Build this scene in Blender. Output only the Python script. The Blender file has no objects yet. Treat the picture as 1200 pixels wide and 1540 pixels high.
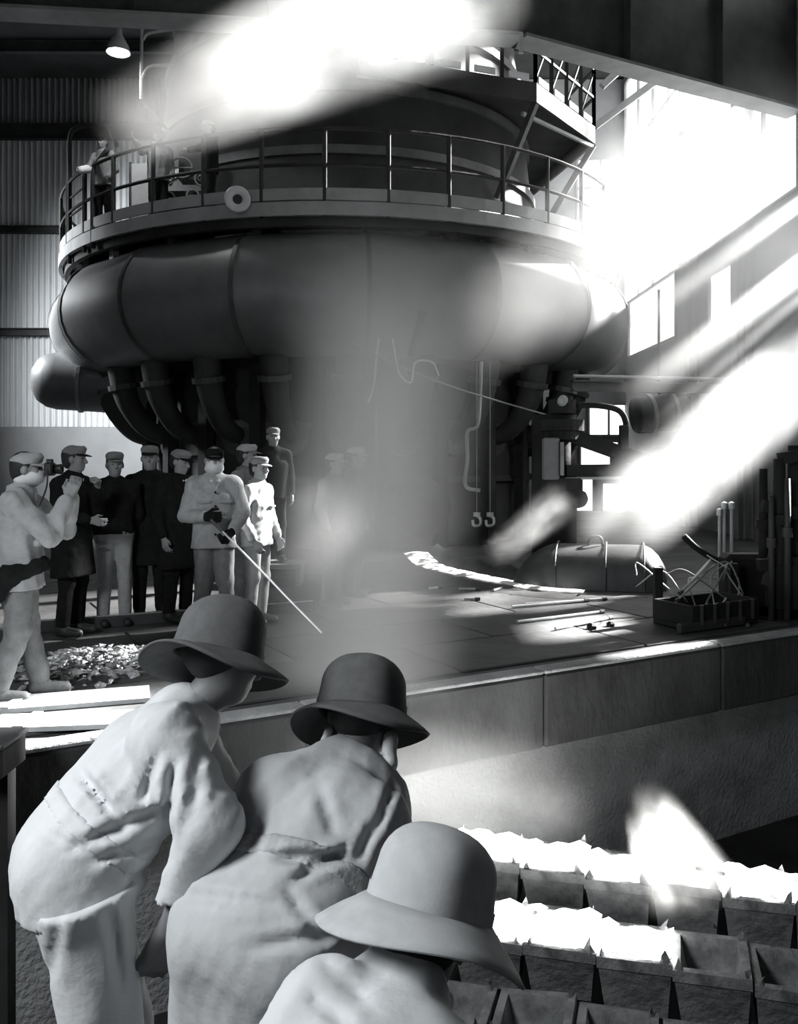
import bpy, math, random
import numpy as np
from mathutils import Vector, Matrix

random.seed(7)
rng = np.random.default_rng(7)
scene = bpy.context.scene
C = scene.collection
PI = math.pi

# ------------------------------------------------------------------ camera
F, CX, HY, EYE = 1300.0, 600.0, 690.0, 1.65
cd = bpy.data.cameras.new('camera'); cam = bpy.data.objects.new('camera', cd); C.objects.link(cam)
cam.location = (0, 0, EYE); cam.rotation_euler = (PI/2, 0, 0)
cd.sensor_fit = 'HORIZONTAL'; cd.sensor_width = 36.0; cd.lens = 36.0*F/1200.0
cd.shift_y = (HY-770.0)/1200.0
cd.clip_end = 200; cd.clip_start = 0.05
scene.camera = cam

# ------------------------------------------------------------------ world, sun, daylight, exposure
w = bpy.data.worlds.new('world'); scene.world = w; w.use_nodes = True
w.node_tree.nodes['Background'].inputs[0].default_value = (0.94, 0.99, 1.03, 1)
w.node_tree.nodes['Background'].inputs[1].default_value = 0.03
SUN = Vector((1.54, 1.0, 1.07)).normalized()
sl = bpy.data.lights.new('sun', 'SUN'); sl.energy = 100.0; sl.angle = 0.045; sl.color = (1.0, 0.995, 0.97)
so = bpy.data.objects.new('sun', sl); C.objects.link(so)
so.rotation_euler = SUN.to_track_quat('Z', 'Y').to_euler(); so.location = SUN*40
# fill lamp added close over the workers, and daylight of a window further back
def area(name, loc, aim, sx, sy, e, spread=PI):
    l = bpy.data.lights.new(name, 'AREA'); l.shape = 'RECTANGLE'; l.size = sx; l.size_y = sy; l.energy = e; l.spread = spread; l.color = (0.97, 1.0, 1.02)
    o = bpy.data.objects.new(name, l); C.objects.link(o); o.location = loc
    o.rotation_euler = (Vector(loc)-Vector(aim)).to_track_quat('Z', 'Y').to_euler()
area('worker_fill_lamp', (-3.7, 0.6, 3.7), (0.0, 2.4, 0.8), 1.6, 1.6, 300.0)
area('side_window_daylight', (-13.4, 18.2, 7.6), (-8.2, 21.8, 5.6), 3.0, 3.0, 3400.0, 1.7)
vs = scene.view_settings
scene.display_settings.display_device = 'sRGB'
vs.view_transform = 'Standard'; vs.look = 'None'; vs.exposure = 0.0; vs.gamma = 1.0; vs.use_curve_mapping = False
cy = scene.cycles
cy.use_denoising = True
cy.max_bounces = 6; cy.diffuse_bounces = 3; cy.glossy_bounces = 2; cy.transmission_bounces = 2
cy.volume_bounces = 2; cy.transparent_max_bounces = 12
cy.volume_step_rate = 1.0; cy.volume_max_steps = 96
cy.sample_clamp_indirect = 4.0
cy.caustics_reflective = False; cy.caustics_refractive = False

def at(px, py, Y):
    return Vector(((px-CX)/F*Y, Y, EYE-(py-HY)/F*Y))
def deck(px, py, z=0.0):
    Y = (EYE-z)*F/(py-HY)
    return at(px, py, Y)

# ------------------------------------------------------------------ materials
def nd(nt, t, **kw):
    n = nt.nodes.new(t)
    for k, v in kw.items(): setattr(n, k, v)
    return n
def tint(g): return (g*0.975, g*1.0, g*1.02, 1)
MATS = {}
def mat(name, g, rough=0.7, metal=0.0, var=0.25, scale=3.0, bump=0.15, bscale=None, stretch=(1, 1, 1), detail=5, spec=0.4):
    if name in MATS: return MATS[name]
    m = bpy.data.materials.new(name); m.use_nodes = True; nt = m.node_tree
    b = nt.nodes['Principled BSDF']
    b.inputs['Roughness'].default_value = rough; b.inputs['Metallic'].default_value = metal
    b.inputs['Specular IOR Level'].default_value = spec
    tc = nd(nt, 'ShaderNodeTexCoord'); mp = nd(nt, 'ShaderNodeMapping'); mp.inputs['Scale'].default_value = stretch
    nt.links.new(tc.outputs['Object'], mp.inputs['Vector'])
    n = nd(nt, 'ShaderNodeTexNoise'); n.inputs['Scale'].default_value = scale; n.inputs['Detail'].default_value = detail
    n.inputs['Roughness'].default_value = 0.6
    nt.links.new(mp.outputs['Vector'], n.inputs['Vector'])
    r = nd(nt, 'ShaderNodeValToRGB')
    r.color_ramp.elements[0].position = 0.3; r.color_ramp.elements[1].position = 0.7
    r.color_ramp.elements[0].color = tint(g*(1-var)); r.color_ramp.elements[1].color = tint(min(1, g*(1+var)))
    nt.links.new(n.outputs['Fac'], r.inputs['Fac']); nt.links.new(r.outputs['Color'], b.inputs['Base Color'])
    if bump:
        n2 = nd(nt, 'ShaderNodeTexNoise'); n2.inputs['Scale'].default_value = bscale or scale*6; n2.inputs['Detail'].default_value = 4
        nt.links.new(mp.outputs['Vector'], n2.inputs['Vector'])
        bp = nd(nt, 'ShaderNodeBump'); bp.inputs['Strength'].default_value = bump; bp.inputs['Distance'].default_value = 0.02
        nt.links.new(n2.outputs['Fac'], bp.inputs['Height']); nt.links.new(bp.outputs['Normal'], b.inputs['Normal'])
    MATS[name] = m
    return m
def emit(name, strength, g=1.0, hot=None, scale=6.0, dark=0.02):
    """glowing thing; hot: ramp positions of a crusted melt"""
    if name in MATS: return MATS[name]
    m = bpy.data.materials.new(name); m.use_nodes = True; nt = m.node_tree
    b = nt.nodes['Principled BSDF']; b.inputs['Base Color'].default_value = tint(0.1)
    b.inputs['Emission Color'].default_value = (g, g, g*0.97, 1)
    b.inputs['Emission Strength'].default_value = strength
    if hot:
        tc = nd(nt, 'ShaderNodeTexCoord'); n = nd(nt, 'ShaderNodeTexNoise'); n.inputs['Scale'].default_value = scale
        n.inputs['Detail'].default_value = 5
        nt.links.new(tc.outputs['Object'], n.inputs['Vector'])
        mr = nd(nt, 'ShaderNodeMapRange'); mr.inputs[1].default_value = hot[0]; mr.inputs[2].default_value = hot[1]
        mr.inputs[3].default_value = dark*strength; mr.inputs[4].default_value = strength
        nt.links.new(n.outputs['Fac'], mr.inputs[0]); nt.links.new(mr.outputs[0], b.inputs['Emission Strength'])
    MATS[name] = m
    return m
def pane_mat(name, strength, clear):
    if name in MATS: return MATS[name]
    m = bpy.data.materials.new(name); m.use_nodes = True; nt = m.node_tree
    nt.nodes.remove(nt.nodes['Principled BSDF'])
    e = nd(nt, 'ShaderNodeEmission'); e.inputs[0].default_value = (1, 1, 0.985, 1); e.inputs[1].default_value = strength
    tc = nd(nt, 'ShaderNodeTexCoord'); n = nd(nt, 'ShaderNodeTexNoise'); n.inputs['Scale'].default_value = 1.4
    nt.links.new(tc.outputs['Object'], n.inputs['Vector'])
    mr = nd(nt, 'ShaderNodeMapRange'); mr.inputs[3].default_value = strength*0.8; mr.inputs[4].default_value = strength*1.15
    nt.links.new(n.outputs['Fac'], mr.inputs[0]); nt.links.new(mr.outputs[0], e.inputs[1])
    t = nd(nt, 'ShaderNodeBsdfTransparent')
    mx = nd(nt, 'ShaderNodeMixShader'); mx.inputs[0].default_value = clear
    nt.links.new(e.outputs[0], mx.inputs[1]); nt.links.new(t.outputs[0], mx.inputs[2])
    nt.links.new(mx.outputs[0], nt.nodes['Material Output'].inputs['Surface'])
    MATS[name] = m
    return m

M_DECK   = mat('sandy iron deck', 0.062, 0.75, 0.0, 0.45, 1.3, 0.5, 9)
M_PLANK   = mat('pale sunlit board', 0.42, 0.9, 0, 0.3, 2.5, 0.5, 18)
M_CONC   = mat('dark shaded concrete', 0.045, 0.85, 0, 0.5, 2.0, 0.7, 14, (1, 1, 0.6))  # edge beam face, its shade put into the dark colour
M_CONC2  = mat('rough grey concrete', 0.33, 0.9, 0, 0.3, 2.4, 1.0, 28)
M_PLINTH = mat('pale concrete plinth', 0.17, 0.9, 0, 0.12, 1.0, 0.1)
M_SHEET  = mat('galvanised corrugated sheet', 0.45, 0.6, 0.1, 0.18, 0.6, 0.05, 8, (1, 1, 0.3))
M_SHEETD = mat('darker corrugated sheet', 0.22, 0.7, 0.2, 0.2, 0.6, 0.05, 8, (1, 1, 0.3))  # same sheet in a darker tone
M_STEEL  = mat('dark painted steel', 0.07, 0.55, 0.2, 0.35, 2.0, 0.15)
M_BLACK  = mat('sooty black iron', 0.022, 0.8, 0.1, 0.5, 1.5, 0.3)
M_FURN   = mat('sooty furnace plate', 0.045, 0.75, 0.15, 0.6, 0.7, 0.3, 6)
M_BUSTLE = mat('grey painted bustle pipe', 0.14, 0.5, 0.2, 0.3, 0.8, 0.08)
M_GREY   = mat('grey painted steel', 0.26, 0.5, 0.1, 0.2, 2.0, 0.1)
M_LIGHT  = mat('light painted steel', 0.5, 0.5, 0.0, 0.15, 3.0, 0.05)
M_BRIGHT = mat('bright bare steel', 0.6, 0.35, 0.6, 0.2, 6.0, 0.05)
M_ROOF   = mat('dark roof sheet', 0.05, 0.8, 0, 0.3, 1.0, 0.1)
M_WALLR  = mat('grey plaster side wall', 0.28, 0.9, 0, 0.2, 0.8, 0.2)
M_MOULD  = mat('lime coated cast iron mould', 0.17, 0.85, 0.1, 0.6, 5.0, 0.6, 30)
M_SLAG   = mat('glassy slag', 0.5, 0.25, 0.2, 0.5, 8.0, 0.4)
M_LOPAINT= mat('chalky worn timber', 0.30, 0.8, 0, 0.3, 4.0, 0.2)
M_MOLTEN = emit('molten iron', 18.0, 1.0, (0.34, 0.5), 4.0, 0.04)
M_RUNNER = emit('glowing iron runner', 6.0, 1.0, (0.42, 0.62), 4.0, 0.03)
M_PANE   = pane_mat('frosted lit pane', 2.2, 0.25)
M_PANEHI = pane_mat('blazing clerestory pane', 8.0, 0.8)
M_PANESUN = pane_mat('clear sunlit pane', 14.0, 0.9)
M_BULB   = emit('lamp glow', 25.0)
# people
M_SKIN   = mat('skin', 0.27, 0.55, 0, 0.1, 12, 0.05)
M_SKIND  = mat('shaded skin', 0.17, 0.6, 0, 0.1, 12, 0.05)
M_HAIR   = mat('black hair', 0.02, 0.6, 0, 0.2, 40, 0.2)
M_CANVAS = mat('pale canvas work suit', 0.56, 0.9, 0, 0.07, 5.0, 0.30, 13)
M_CANVASG= mat('grey canvas work jacket', 0.42, 0.9, 0, 0.08, 5.0, 0.30, 13)
M_CANVASM = mat('drab canvas trousers', 0.42, 0.9, 0, 0.10, 5.0, 0.08, 160)
M_CLOTHW = mat('white cotton', 0.72, 0.9, 0, 0.08, 20, 0.15)
M_CLOTHL = mat('light grey cotton', 0.38, 0.9, 0, 0.15, 14, 0.2)
M_CLOTHM = mat('mid grey cotton', 0.20, 0.9, 0, 0.2, 14, 0.2)
M_CLOTHD = mat('dark wool', 0.014, 0.95, 0, 0.3, 14, 0.2, spec=.1)
M_FELTD  = mat('dark grey felt', 0.09, 0.95, 0, 0.15, 25, 0.06, 200)
M_FELTL  = mat('pale grey felt', 0.45, 0.95, 0, 0.08, 25, 0.06, 200)
M_LEATH  = mat('black leather', 0.03, 0.5, 0, 0.3, 20, 0.2)
M_GLASSB = mat('black camera body', 0.02, 0.4, 0.2, 0.2, 20, 0.05)

# ------------------------------------------------------------------ object helpers
def link(name, me, material=None, parent=None):
    o = bpy.data.objects.new(name, me); C.objects.link(o)
    if material and me is not None and len(me.materials) == 0: me.materials.append(material)
    if parent is not None: o.parent = parent
    return o
def tag(o, label=None, cat=None, group=None, kind=None):
    if label: o['label'] = label
    if cat: o['category'] = cat
    if group: o['group'] = group
    if kind: o['kind'] = kind
    return o
def empty(name, loc, label=None, cat=None, group=None, kind=None, rz=0.0):
    o = bpy.data.objects.new(name, None); C.objects.link(o)
    o.empty_display_size = 0.1
    o.location = loc; o.rotation_euler = (0, 0, rz)
    return tag(o, label, cat, group, kind)
class MB:
    def __init__(s, org=(0, 0, 0)):
        s.v = []; s.f = []; s.org = Vector(org)
    def add(s, vs, fs):
        n = len(s.v); s.v += [Vector(p)-s.org for p in vs]; s.f += [tuple(i+n for i in f) for f in fs]; return s
    def box(s, c, size, R=None):
        c = Vector(c); hx, hy, hz = [q/2 for q in size]
        vs = [Vector((x, y, z)) for x in (-hx, hx) for y in (-hy, hy) for z in (-hz, hz)]
        if R is not None: vs = [R @ p for p in vs]
        return s.add([c+p for p in vs], [(0, 1, 3, 2), (4, 6, 7, 5), (0, 4, 5, 1), (2, 3, 7, 6), (0, 2, 6, 4), (1, 5, 7, 3)])
    def bbox(s, c, size, b=0.01, R=None):
        """box with chamfered edges (each face inset)"""
        c = Vector(c); h = [q/2 for q in size]; vs = []; fs = []
        idx = {}
        for a in range(3):
            for sg in (-1, 1):
                o1, o2 = (a+1) % 3, (a+2) % 3
                ring = []
                for p, q in ((-1, -1), (1, -1), (1, 1), (-1, 1)):
                    t = [0, 0, 0]; t[a] = sg*h[a]; t[o1] = p*(h[o1]-b); t[o2] = q*(h[o2]-b)
                    k = (a, sg, *(int(np.sign(x)) for x in t)); idx[k] = len(vs); ring.append(len(vs)); vs.append(Vector(t))
                fs.append(tuple(ring if sg > 0 else ring[::-1]))
        for a in range(3):
            o1, o2 = (a+1) % 3, (a+2) % 3
            for s1 in (-1, 1):
                for s2 in (-1, 1):
                    q = []
                    for ax, sgx, e in ((o1, s1, -1), (o1, s1, 1), (o2, s2, 1), (o2, s2, -1)):
                        sn = [0, 0, 0]; sn[a] = e; sn[o1] = s1; sn[o2] = s2
                        q.append(idx[(ax, sgx, *sn)])
                    fs.append(tuple(q if s1*s2 > 0 else q[::-1]))
        for sx in (-1, 1):
            for sy in (-1, 1):
                for sz in (-1, 1):
                    q = [idx[(0, sx, sx, sy, sz)], idx[(1, sy, sx, sy, sz)], idx[(2, sz, sx, sy, sz)]]
                    fs.append(tuple(q if sx*sy*sz > 0 else q[::-1]))
        if R is not None: vs = [R @ p for p in vs]
        return s.add([c+p for p in vs], fs)
    def bar(s, a, b, wd, ht, up=(0, 0, 1)):
        a = Vector(a); b = Vector(b); d = (b-a); L = d.length; d.normalize(); up = Vector(up)
        if abs(d.dot(up)) > 0.98: up = Vector((0, 1, 0))
        x = d.cross(up).normalized(); z = x.cross(d)
        R = Matrix((x, d, z)).transposed()
        return s.box((a+b)/2, (wd, L, ht), R)
    def ibeam(s, a, b, wd, ht, t=0.03, up=(0, 0, 1)):
        a = Vector(a); b = Vector(b); u = Vector(up)
        s.bar(a, b, t, ht-2*t, up); s.bar(a+u*(ht/2-t/2), b+u*(ht/2-t/2), wd, t, up)
        return s.bar(a-u*(ht/2-t/2), b-u*(ht/2-t/2), wd, t, up)
    def tube(s, pts, r, n=8, cap=True):
        pts = [Vector(p) for p in pts]
        rs = r if isinstance(r, (list, tuple)) else [r]*len(pts)
        vs = []; fs = []; nrm = None
        for i, p in enumerate(pts):
            d = ((pts[min(i+1, len(pts)-1)]-pts[max(i-1, 0)])).normalized()
            if nrm is None:
                u = Vector((0, 0, 1)) if abs(d.z) < 0.9 else Vector((1, 0, 0))
                nrm = d.cross(u).normalized()
            else:
                nrm = (nrm-d*nrm.dot(d)).normalized()
            bn = d.cross(nrm)
            for k in range(n):
                a = 2*PI*k/n; vs.append(p+(nrm*math.cos(a)+bn*math.sin(a))*rs[i])
        for i in range(len(pts)-1):
            for k in range(n):
                k2 = (k+1) % n
                fs.append((i*n+k, i*n+k2, (i+1)*n+k2, (i+1)*n+k))
        if cap:
            fs.append(tuple(range(n))[::-1]); fs.append(tuple((len(pts)-1)*n+k for k in range(n)))
        return s.add(vs, fs)
    def lathe(s, prof, c=(0, 0, 0), axis=(0, 0, 1), n=24, a0=0.0, a1=2*PI, closed=False):
        """prof: list of (r, h)"""
        z = Vector(axis).normalized(); u = Vector((1, 0, 0)) if abs(z.x) < 0.9 else Vector((0, 1, 0))
        x = (u-z*u.dot(z)).normalized(); y = z.cross(x); c = Vector(c)
        full = abs(a1-a0-2*PI) < 1e-6; na = n if full else n+1; vs = []; fs = []
        for k in range(na):
            a = a0+(a1-a0)*k/n; dr = x*math.cos(a)+y*math.sin(a)
            for r, h in prof: vs.append(c+dr*r+z*h)
        m = len(prof)
        for k in range(n):
            k2 = (k+1) % na
            for j in range(m if closed else m-1):
                j2 = (j+1) % m
                fs.append((k*m+j, k2*m+j, k2*m+j2, k*m+j2))
        return s.add(vs, fs)
    def prism(s, poly, z0, z1):
        n = len(poly); vs = [Vector((p[0], p[1], z0)) for p in poly]+[Vector((p[0], p[1], z1)) for p in poly]
        fs = [tuple(range(n))[::-1], tuple(range(n, 2*n))]+[(i, (i+1) % n, n+(i+1) % n, n+i) for i in range(n)]
        return s.add(vs, fs)
    def me(s, name, smooth=False):
        m = bpy.data.meshes.new(name); m.from_pydata([tuple(p) for p in s.v], [], s.f); m.update()
        if smooth:
            m.polygons.foreach_set('use_smooth', [True]*len(m.polygons))
        return m
    def build(s, name, material, parent=None, smooth=False):
        o = link(name, s.me(name, smooth), material, parent)
        if parent is None: o.location = s.org
        return o
def bez(p, n=16):
    """Catmull-Rom through points"""
    p = [Vector(q) for q in p]; p = [2*p[0]-p[1]]+p+[2*p[-1]-p[-2]]; out = []
    for i in range(1, len(p)-2):
        for k in range(n):
            t = k/n
            out.append(0.5*((2*p[i])+(-p[i-1]+p[i+1])*t+(2*p[i-1]-5*p[i]+4*p[i+1]-p[i+2])*t*t+(-p[i-1]+3*p[i]-3*p[i+1]+p[i+2])*t**3))
    out.append(p[-2]); return out

# ------------------------------------------------------------------ the setting
EDGE0 = Vector((-1.94, 5.05, 0)); EDIR = Vector((0.872, 0.489, 0)).normalized(); ENRM = Vector((EDIR.y, -EDIR.x, 0))  # towards the pit
def edge(t, out=0.0, z=0.0): 
    p = EDGE0+EDIR*t+ENRM*out; return Vector((p.x, p.y, z))
fl = tag(MB().prism([edge(-14), edge(16), (14, 30), (-16, 30)], -0.6, -0.025).build('floor', M_DECK), kind='structure')
# deck plates: rows parallel to the edge
pl_me = MB().bbox((0, 0, -0.0125), (1.94, 0.94, 0.025), 0.008).me('plate'); pl_me.materials.append(M_DECK)
ang = math.atan2(EDIR.y, EDIR.x)
for j in range(13):
    for i in range(-6, 9):
        p = edge(i*1.96+(0.98 if j % 2 else 0), -0.75-0.96*j)
        if p.y < 3.0 or p.y > 17 or abs(p.x) > 0.62*p.y or math.hypot(p.x+1.23, p.y-20) < 5.0: continue
        o = link('deck_plate', pl_me, None, fl); o.location = p+Vector((0, 0, random.uniform(-0.006, 0.0))); o.rotation_euler = (0, 0, ang+random.uniform(-.006, .006))
eb = empty('trim_1', (0, 0, 0), kind='structure')
for i in range(-5, 8):
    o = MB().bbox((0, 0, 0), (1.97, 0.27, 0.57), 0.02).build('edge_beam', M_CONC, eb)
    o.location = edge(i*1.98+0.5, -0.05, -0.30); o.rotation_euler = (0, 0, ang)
    o = MB().bbox((0, 0, 0), (1.97, 0.16, 0.03), 0.008).build('coping', M_CONC2, eb)
    o.location = edge(i*1.98+0.5, -0.0, 0.0); o.rotation_euler = (0, 0, ang)
wl = tag(MB().prism([edge(-14, -0.22), edge(16, -0.22), edge(16, -0.6), edge(-14, -0.6)], -1.9, -0.6).build('wall_pit', M_CONC2), kind='structure')
pf = tag(MB().prism([(-8, -1), (9, -1), edge(16, -0.22), edge(-14, -0.22)], -2.05, -1.9).build('floor_pit', M_BLACK), kind='structure')
wp = tag(MB().box((-0.6, 1.15, -0.36), (4.2, 3.2, 0.12)).build('floor_walkway', M_BLACK), kind='structure')
tag(MB().box((-0.6, 1.15, -1.16), (3.8, 2.8, 1.48)).build('wall_walkway', M_BLACK), kind='structure')

# back wall: corrugated sheets on girts above a plinth
BY = 28.0
wb = tag(MB().box((0, BY+0.3, 6.9), (44, 0.2, 14.2)).build('wall_back', M_BLACK), kind='structure')
MB().box((-8, BY+0.1, 1.34), (24, 0.5, 2.68)).build('concrete_plinth', M_PLINTH, wb)
ZG = [2.68, 5.74, 9.04, 12.2, 14.0]
def corr_me(wd, ht, pitch=0.19, amp=0.045):
    b = MB(); n = int(round(wd/pitch))*6; vs = []; fs = []
    for i in range(n+1):
        x = -wd/2+wd*i/n; y = -amp*math.cos(2*PI*i/6)
        vs += [(x, y, -ht/2), (x, y, ht/2)]
    for i in range(n): fs.append((2*i, 2*i+2, 2*i+3, 2*i+1))
    return b.add(vs, fs).me('corrugated_sheet', True)
for r in range(4):
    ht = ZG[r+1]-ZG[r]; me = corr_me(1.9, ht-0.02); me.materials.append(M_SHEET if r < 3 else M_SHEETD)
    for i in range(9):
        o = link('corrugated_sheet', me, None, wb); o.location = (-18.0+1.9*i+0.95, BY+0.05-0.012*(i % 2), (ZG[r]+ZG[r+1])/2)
for z in ZG[1:4]:
    MB().ibeam((-18, BY-0.12, z), (0, BY-0.12, z), 0.2, 0.24 if z < 12 else 0.5, 0.03).build('girt', M_BLACK, wb)

# right wall with openings for the sun, windows
RX = 7.3
def wall_pt(p):   # where the sun ray that reaches p crosses the right wall
    t = (RX-p[0])/SUN.x; return (p[1]+SUN.y*t, p[2]+SUN.z*t)
holes = []
def hole_for(pts, pad=0.02):
    q = [wall_pt(p) for p in pts]; h = (min(a for a, b in q)-pad, max(a for a, b in q)+pad, min(b for a, b in q)-pad, max(b for a, b in q)+pad)
    holes.append(h); return h
WIN1 = (22.7, 27.4, 4.85, 6.6); WIN2 = (18.6, 20.3, 4.6, 5.95); CLER = (15.75, 27.8, 6.6, 13.7)
holes += [WIN1, WIN2, CLER, (14.3, 15.7, 10.4, 13.7)]
holes += [(13.0, 13.8, 6.45, 6.9), (11.0, 12.2, 6.2, 7.05), (10.6, 11.25, 3.2, 3.9)]   # patches of sun on the deck
holes.append((14.5, 15.7, 4.9, 5.6))                         # haze by the side wall
hole_for([(-1.45, 8.4, 0.7), (-1.3, 8.9, 1.8), (-1.75, 8.2, 1.6)])
hole_for([deck(790, 945), deck(950, 945), deck(870, 925), deck(860, 960)])
hole_for([deck(770, 913), deck(905, 906)])
SH3 = at(890, 822, 10.8); hole_for([SH3+Vector((0, y, z)) for y in (-.6, .8) for z in (-.9, .7)])  # shaft over the runner
SH4 = at(735, 842, 10.4); hole_for([SH4+Vector((0, y, z)) for y in (-.2, .25) for z in (-.1, .3)])
hole_for([at(420, 890, 9.2), at(560, 735, 9.2)])            # glow behind the bystanders
ys = sorted(set([-4.0, BY+0.2]+[v for h in holes for v in h[:2]])); zs = sorted(set([-1.8, 14.0]+[v for h in holes for v in h[2:]]))
b = MB()
for i in range(len(ys)-1):
    z0 = None
    for j in range(len(zs)-1):
        cyy, czz = (ys[i]+ys[i+1])/2, (zs[j]+zs[j+1])/2
        solid = not any(h[0] < cyy < h[1] and h[2] < czz < h[3] for h in holes)
        if solid and z0 is None: z0 = zs[j]
        if z0 is not None and (not solid or j == len(zs)-2):
            z1 = zs[j+1] if solid else zs[j]
            b.box((RX+0.1, cyy, (z0+z1)/2), (0.2, ys[i+1]-ys[i], z1-z0)); z0 = None
wr = tag(b.build('wall_right', M_WALLR), kind='structure')
def window(n, h, nx, nz, pm, fw=0.07):
    r = empty('window_%d' % n, (RX, (h[0]+h[1])/2, h[2]), kind='structure')
    yc = (h[0]+h[1])/2; dy = (h[1]-h[0])/nx; dz = (h[3]-h[2])/nz
    b = MB()
    for i in range(nx+1): b.box((0, h[0]+i*dy-yc, (h[3]-h[2])/2), (0.12, fw, h[3]-h[2]))
    for j in range(nz+1): b.box((0, 0, j*dz), (0.12, h[1]-h[0], fw))
    b.build('window_frame', M_GREY, r)
    for i in range(nx):
        for j in range(nz):
            MB().box((0.02, h[0]+(i+.5)*dy-yc, (j+.5)*dz), (0.012, dy-fw*.8, dz-fw*.8)).build('pane', pm, r)
    return r
window(1, WIN1, 1, 1, M_PANE); window(2, WIN2, 1, 1, M_PANE); window(3, CLER, 8, 3, M_PANEHI, 0.05)
for k_, h_ in enumerate(holes[3:]): window(10+k_, h_, 1, 1, M_PANESUN, 0.015)
# windows of the back wall, low behind the swing arm and high beside the furnace
def bwindow(n, x0, x1, z0, z1, nx, nz, pm, fw=0.06):
    r = empty('window_%d' % n, ((x0+x1)/2, BY-0.05, z0), kind='structure'); b = MB(); wd, ht = x1-x0, z1-z0
    for i in range(nx+1): b.box((-wd/2+wd*i/nx, 0, ht/2), (fw, 0.12, ht))
    for j in range(nz+1): b.box((0, 0, ht*j/nz), (wd, 0.12, fw))
    b.build('window_frame', M_GREY, r)
    for i in range(nx):
        for j in range(nz):
            MB().box((-wd/2+wd*(i+.5)/nx, 0.03, ht*(j+.5)/nz), (wd/nx-fw*.8, 0.012, ht/nz-fw*.8)).build('pane', pm, r)
Yb = BY-0.05
def bw(n, px0, py0, px1, py1, nx, nz, pm=M_PANE):
    a = at(px0, py1, Yb); c = at(px1, py0, Yb); bwindow(n, a.x, c.x, a.z, c.z, nx, nz, pm)
bw(4, 872, 664, 930, 700, 1, 1); bw(5, 866, 718, 892, 778, 1, 1); bw(6, 905, 726, 995, 775, 3, 1); bw(7, 885, 608, 945, 655, 2, 1)
bw(8, 900, 790, 1000, 836, 6, 1)
bw(9, 868, 240, 938, 372, 2, 3, M_PANEHI)
# right half of the back wall, plain
MB().box((6, BY+0.12, 6.9), (12.6, 0.2, 14.1)).build('plaster_face', M_WALLR, wb)

# roof and left wall with the doorway
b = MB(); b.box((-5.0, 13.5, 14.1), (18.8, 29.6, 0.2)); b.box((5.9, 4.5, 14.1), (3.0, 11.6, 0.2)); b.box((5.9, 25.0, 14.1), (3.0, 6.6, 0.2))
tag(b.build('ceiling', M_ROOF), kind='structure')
b = MB(); LX = -14.3
for (y0, y1, z0, z1) in ((-4, BY, 9.0, 14), (-4, BY, -1.8, -0.0), (5.0, BY, 0, 9.0)): b.box((LX, (y0+y1)/2, (z0+z1)/2), (0.2, y1-y0, z1-z0))
tag(b.build('wall_left', M_SHEETD), kind='structure')
# roof purlins
for i, y in enumerate((16.5, 19.5, 22.5, 25.5)):
    tag(MB().ibeam((-13, y, 13.8), (7.2, y, 13.8), 0.18, 0.35).build('trim_%d' % (i+2), M_STEEL), kind='structure')
# columns of the right wall
for i, (y, sy) in enumerate(((17.9, 0.35), (21.2, 0.5))):
    r = empty('trim_%d' % (6+i), (RX-0.2, y, 0), kind='structure')
    b = MB(); b.box((0, 0, 6.9), (0.04, 0.26, 13.8)); b.box((-0.15, 0, 6.9), (0.04, sy, 13.8)); b.box((0.15, 0, 6.9), (0.04, sy, 13.8)); b.build('column', M_GREY, r)
# diagonal roof braces under the blazing clerestory
r = empty('roof_brace', (5.0, 24, 10), 'grey diagonal roof brace in front of the blazing upper windows', 'brace')
MB((5, 24, 10)).bar(at(895, 190, 22), at(1010, 105, 22), 0.16, 0.16).build('strut', M_GREY, r)
MB((5, 24, 10)).bar(at(905, 130, 22), at(960, 80, 22), 0.16, 0.16).build('strut', M_GREY, r)

# ------------------------------------------------------------------ bent girder across the top
GZ = 7.9
g0, g1, g2 = Vector((-7.5, 12.0, GZ)), Vector((1.8, 13.0, GZ)), Vector((7.25, 15.78, GZ))
r = empty('crane_girder', (1.8, 13, GZ), 'deep bent steel girder spanning the top of the hall', 'girder')
O = (1.8, 13, GZ)
for a, c, WH in ((g0, g1, .85), (g1, g2, 2.2)):
    d = (c-a).normalized(); nrm = Vector((d.y, -d.x, 0))
    MB(O).bar(a+Vector((0, 0, .05)), c+Vector((0, 0, .05)), 0.42, 0.05).build('bottom_flange', M_GREY, r)
    MB(O).bar(a-nrm*.2+Vector((0, 0, .17)), c-nrm*.2+Vector((0, 0, .17)), 0.03, 0.24).build('lip', M_GREY, r)
    nn_ = nrm*.025; H0 = .85; zz_ = Vector((0, 0, .06))
    MB(O).add([a-nn_+zz_, a+nn_+zz_, c+nn_+zz_, c-nn_+zz_]+[q_+Vector((0, 0, h_)) for q_, h_ in ((a-nn_+zz_, H0), (a+nn_+zz_, H0), (c+nn_+zz_, WH), (c-nn_+zz_, WH))],
              [(3, 2, 1, 0), (4, 5, 6, 7), (0, 1, 5, 4), (1, 2, 6, 5), (2, 3, 7, 6), (3, 0, 4, 7)]).build('web', M_STEEL, r)
    n = int((c-a).length/1.6)
    for k in range(1, n):
        p = a+(c-a)*k/n
        MB(O).bar(p+nrm*.1+Vector((0, 0, .1)), p+nrm*.1+Vector((0, 0, H0+(WH-H0)*k/n)), 0.16, 0.03, d).build('stiffener', M_STEEL, r)
MB(O).box(g1+Vector((0, -0.25, -0.12)), (0.06, 0.05, 0.3)).build('hanger', M_LIGHT, r)

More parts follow.
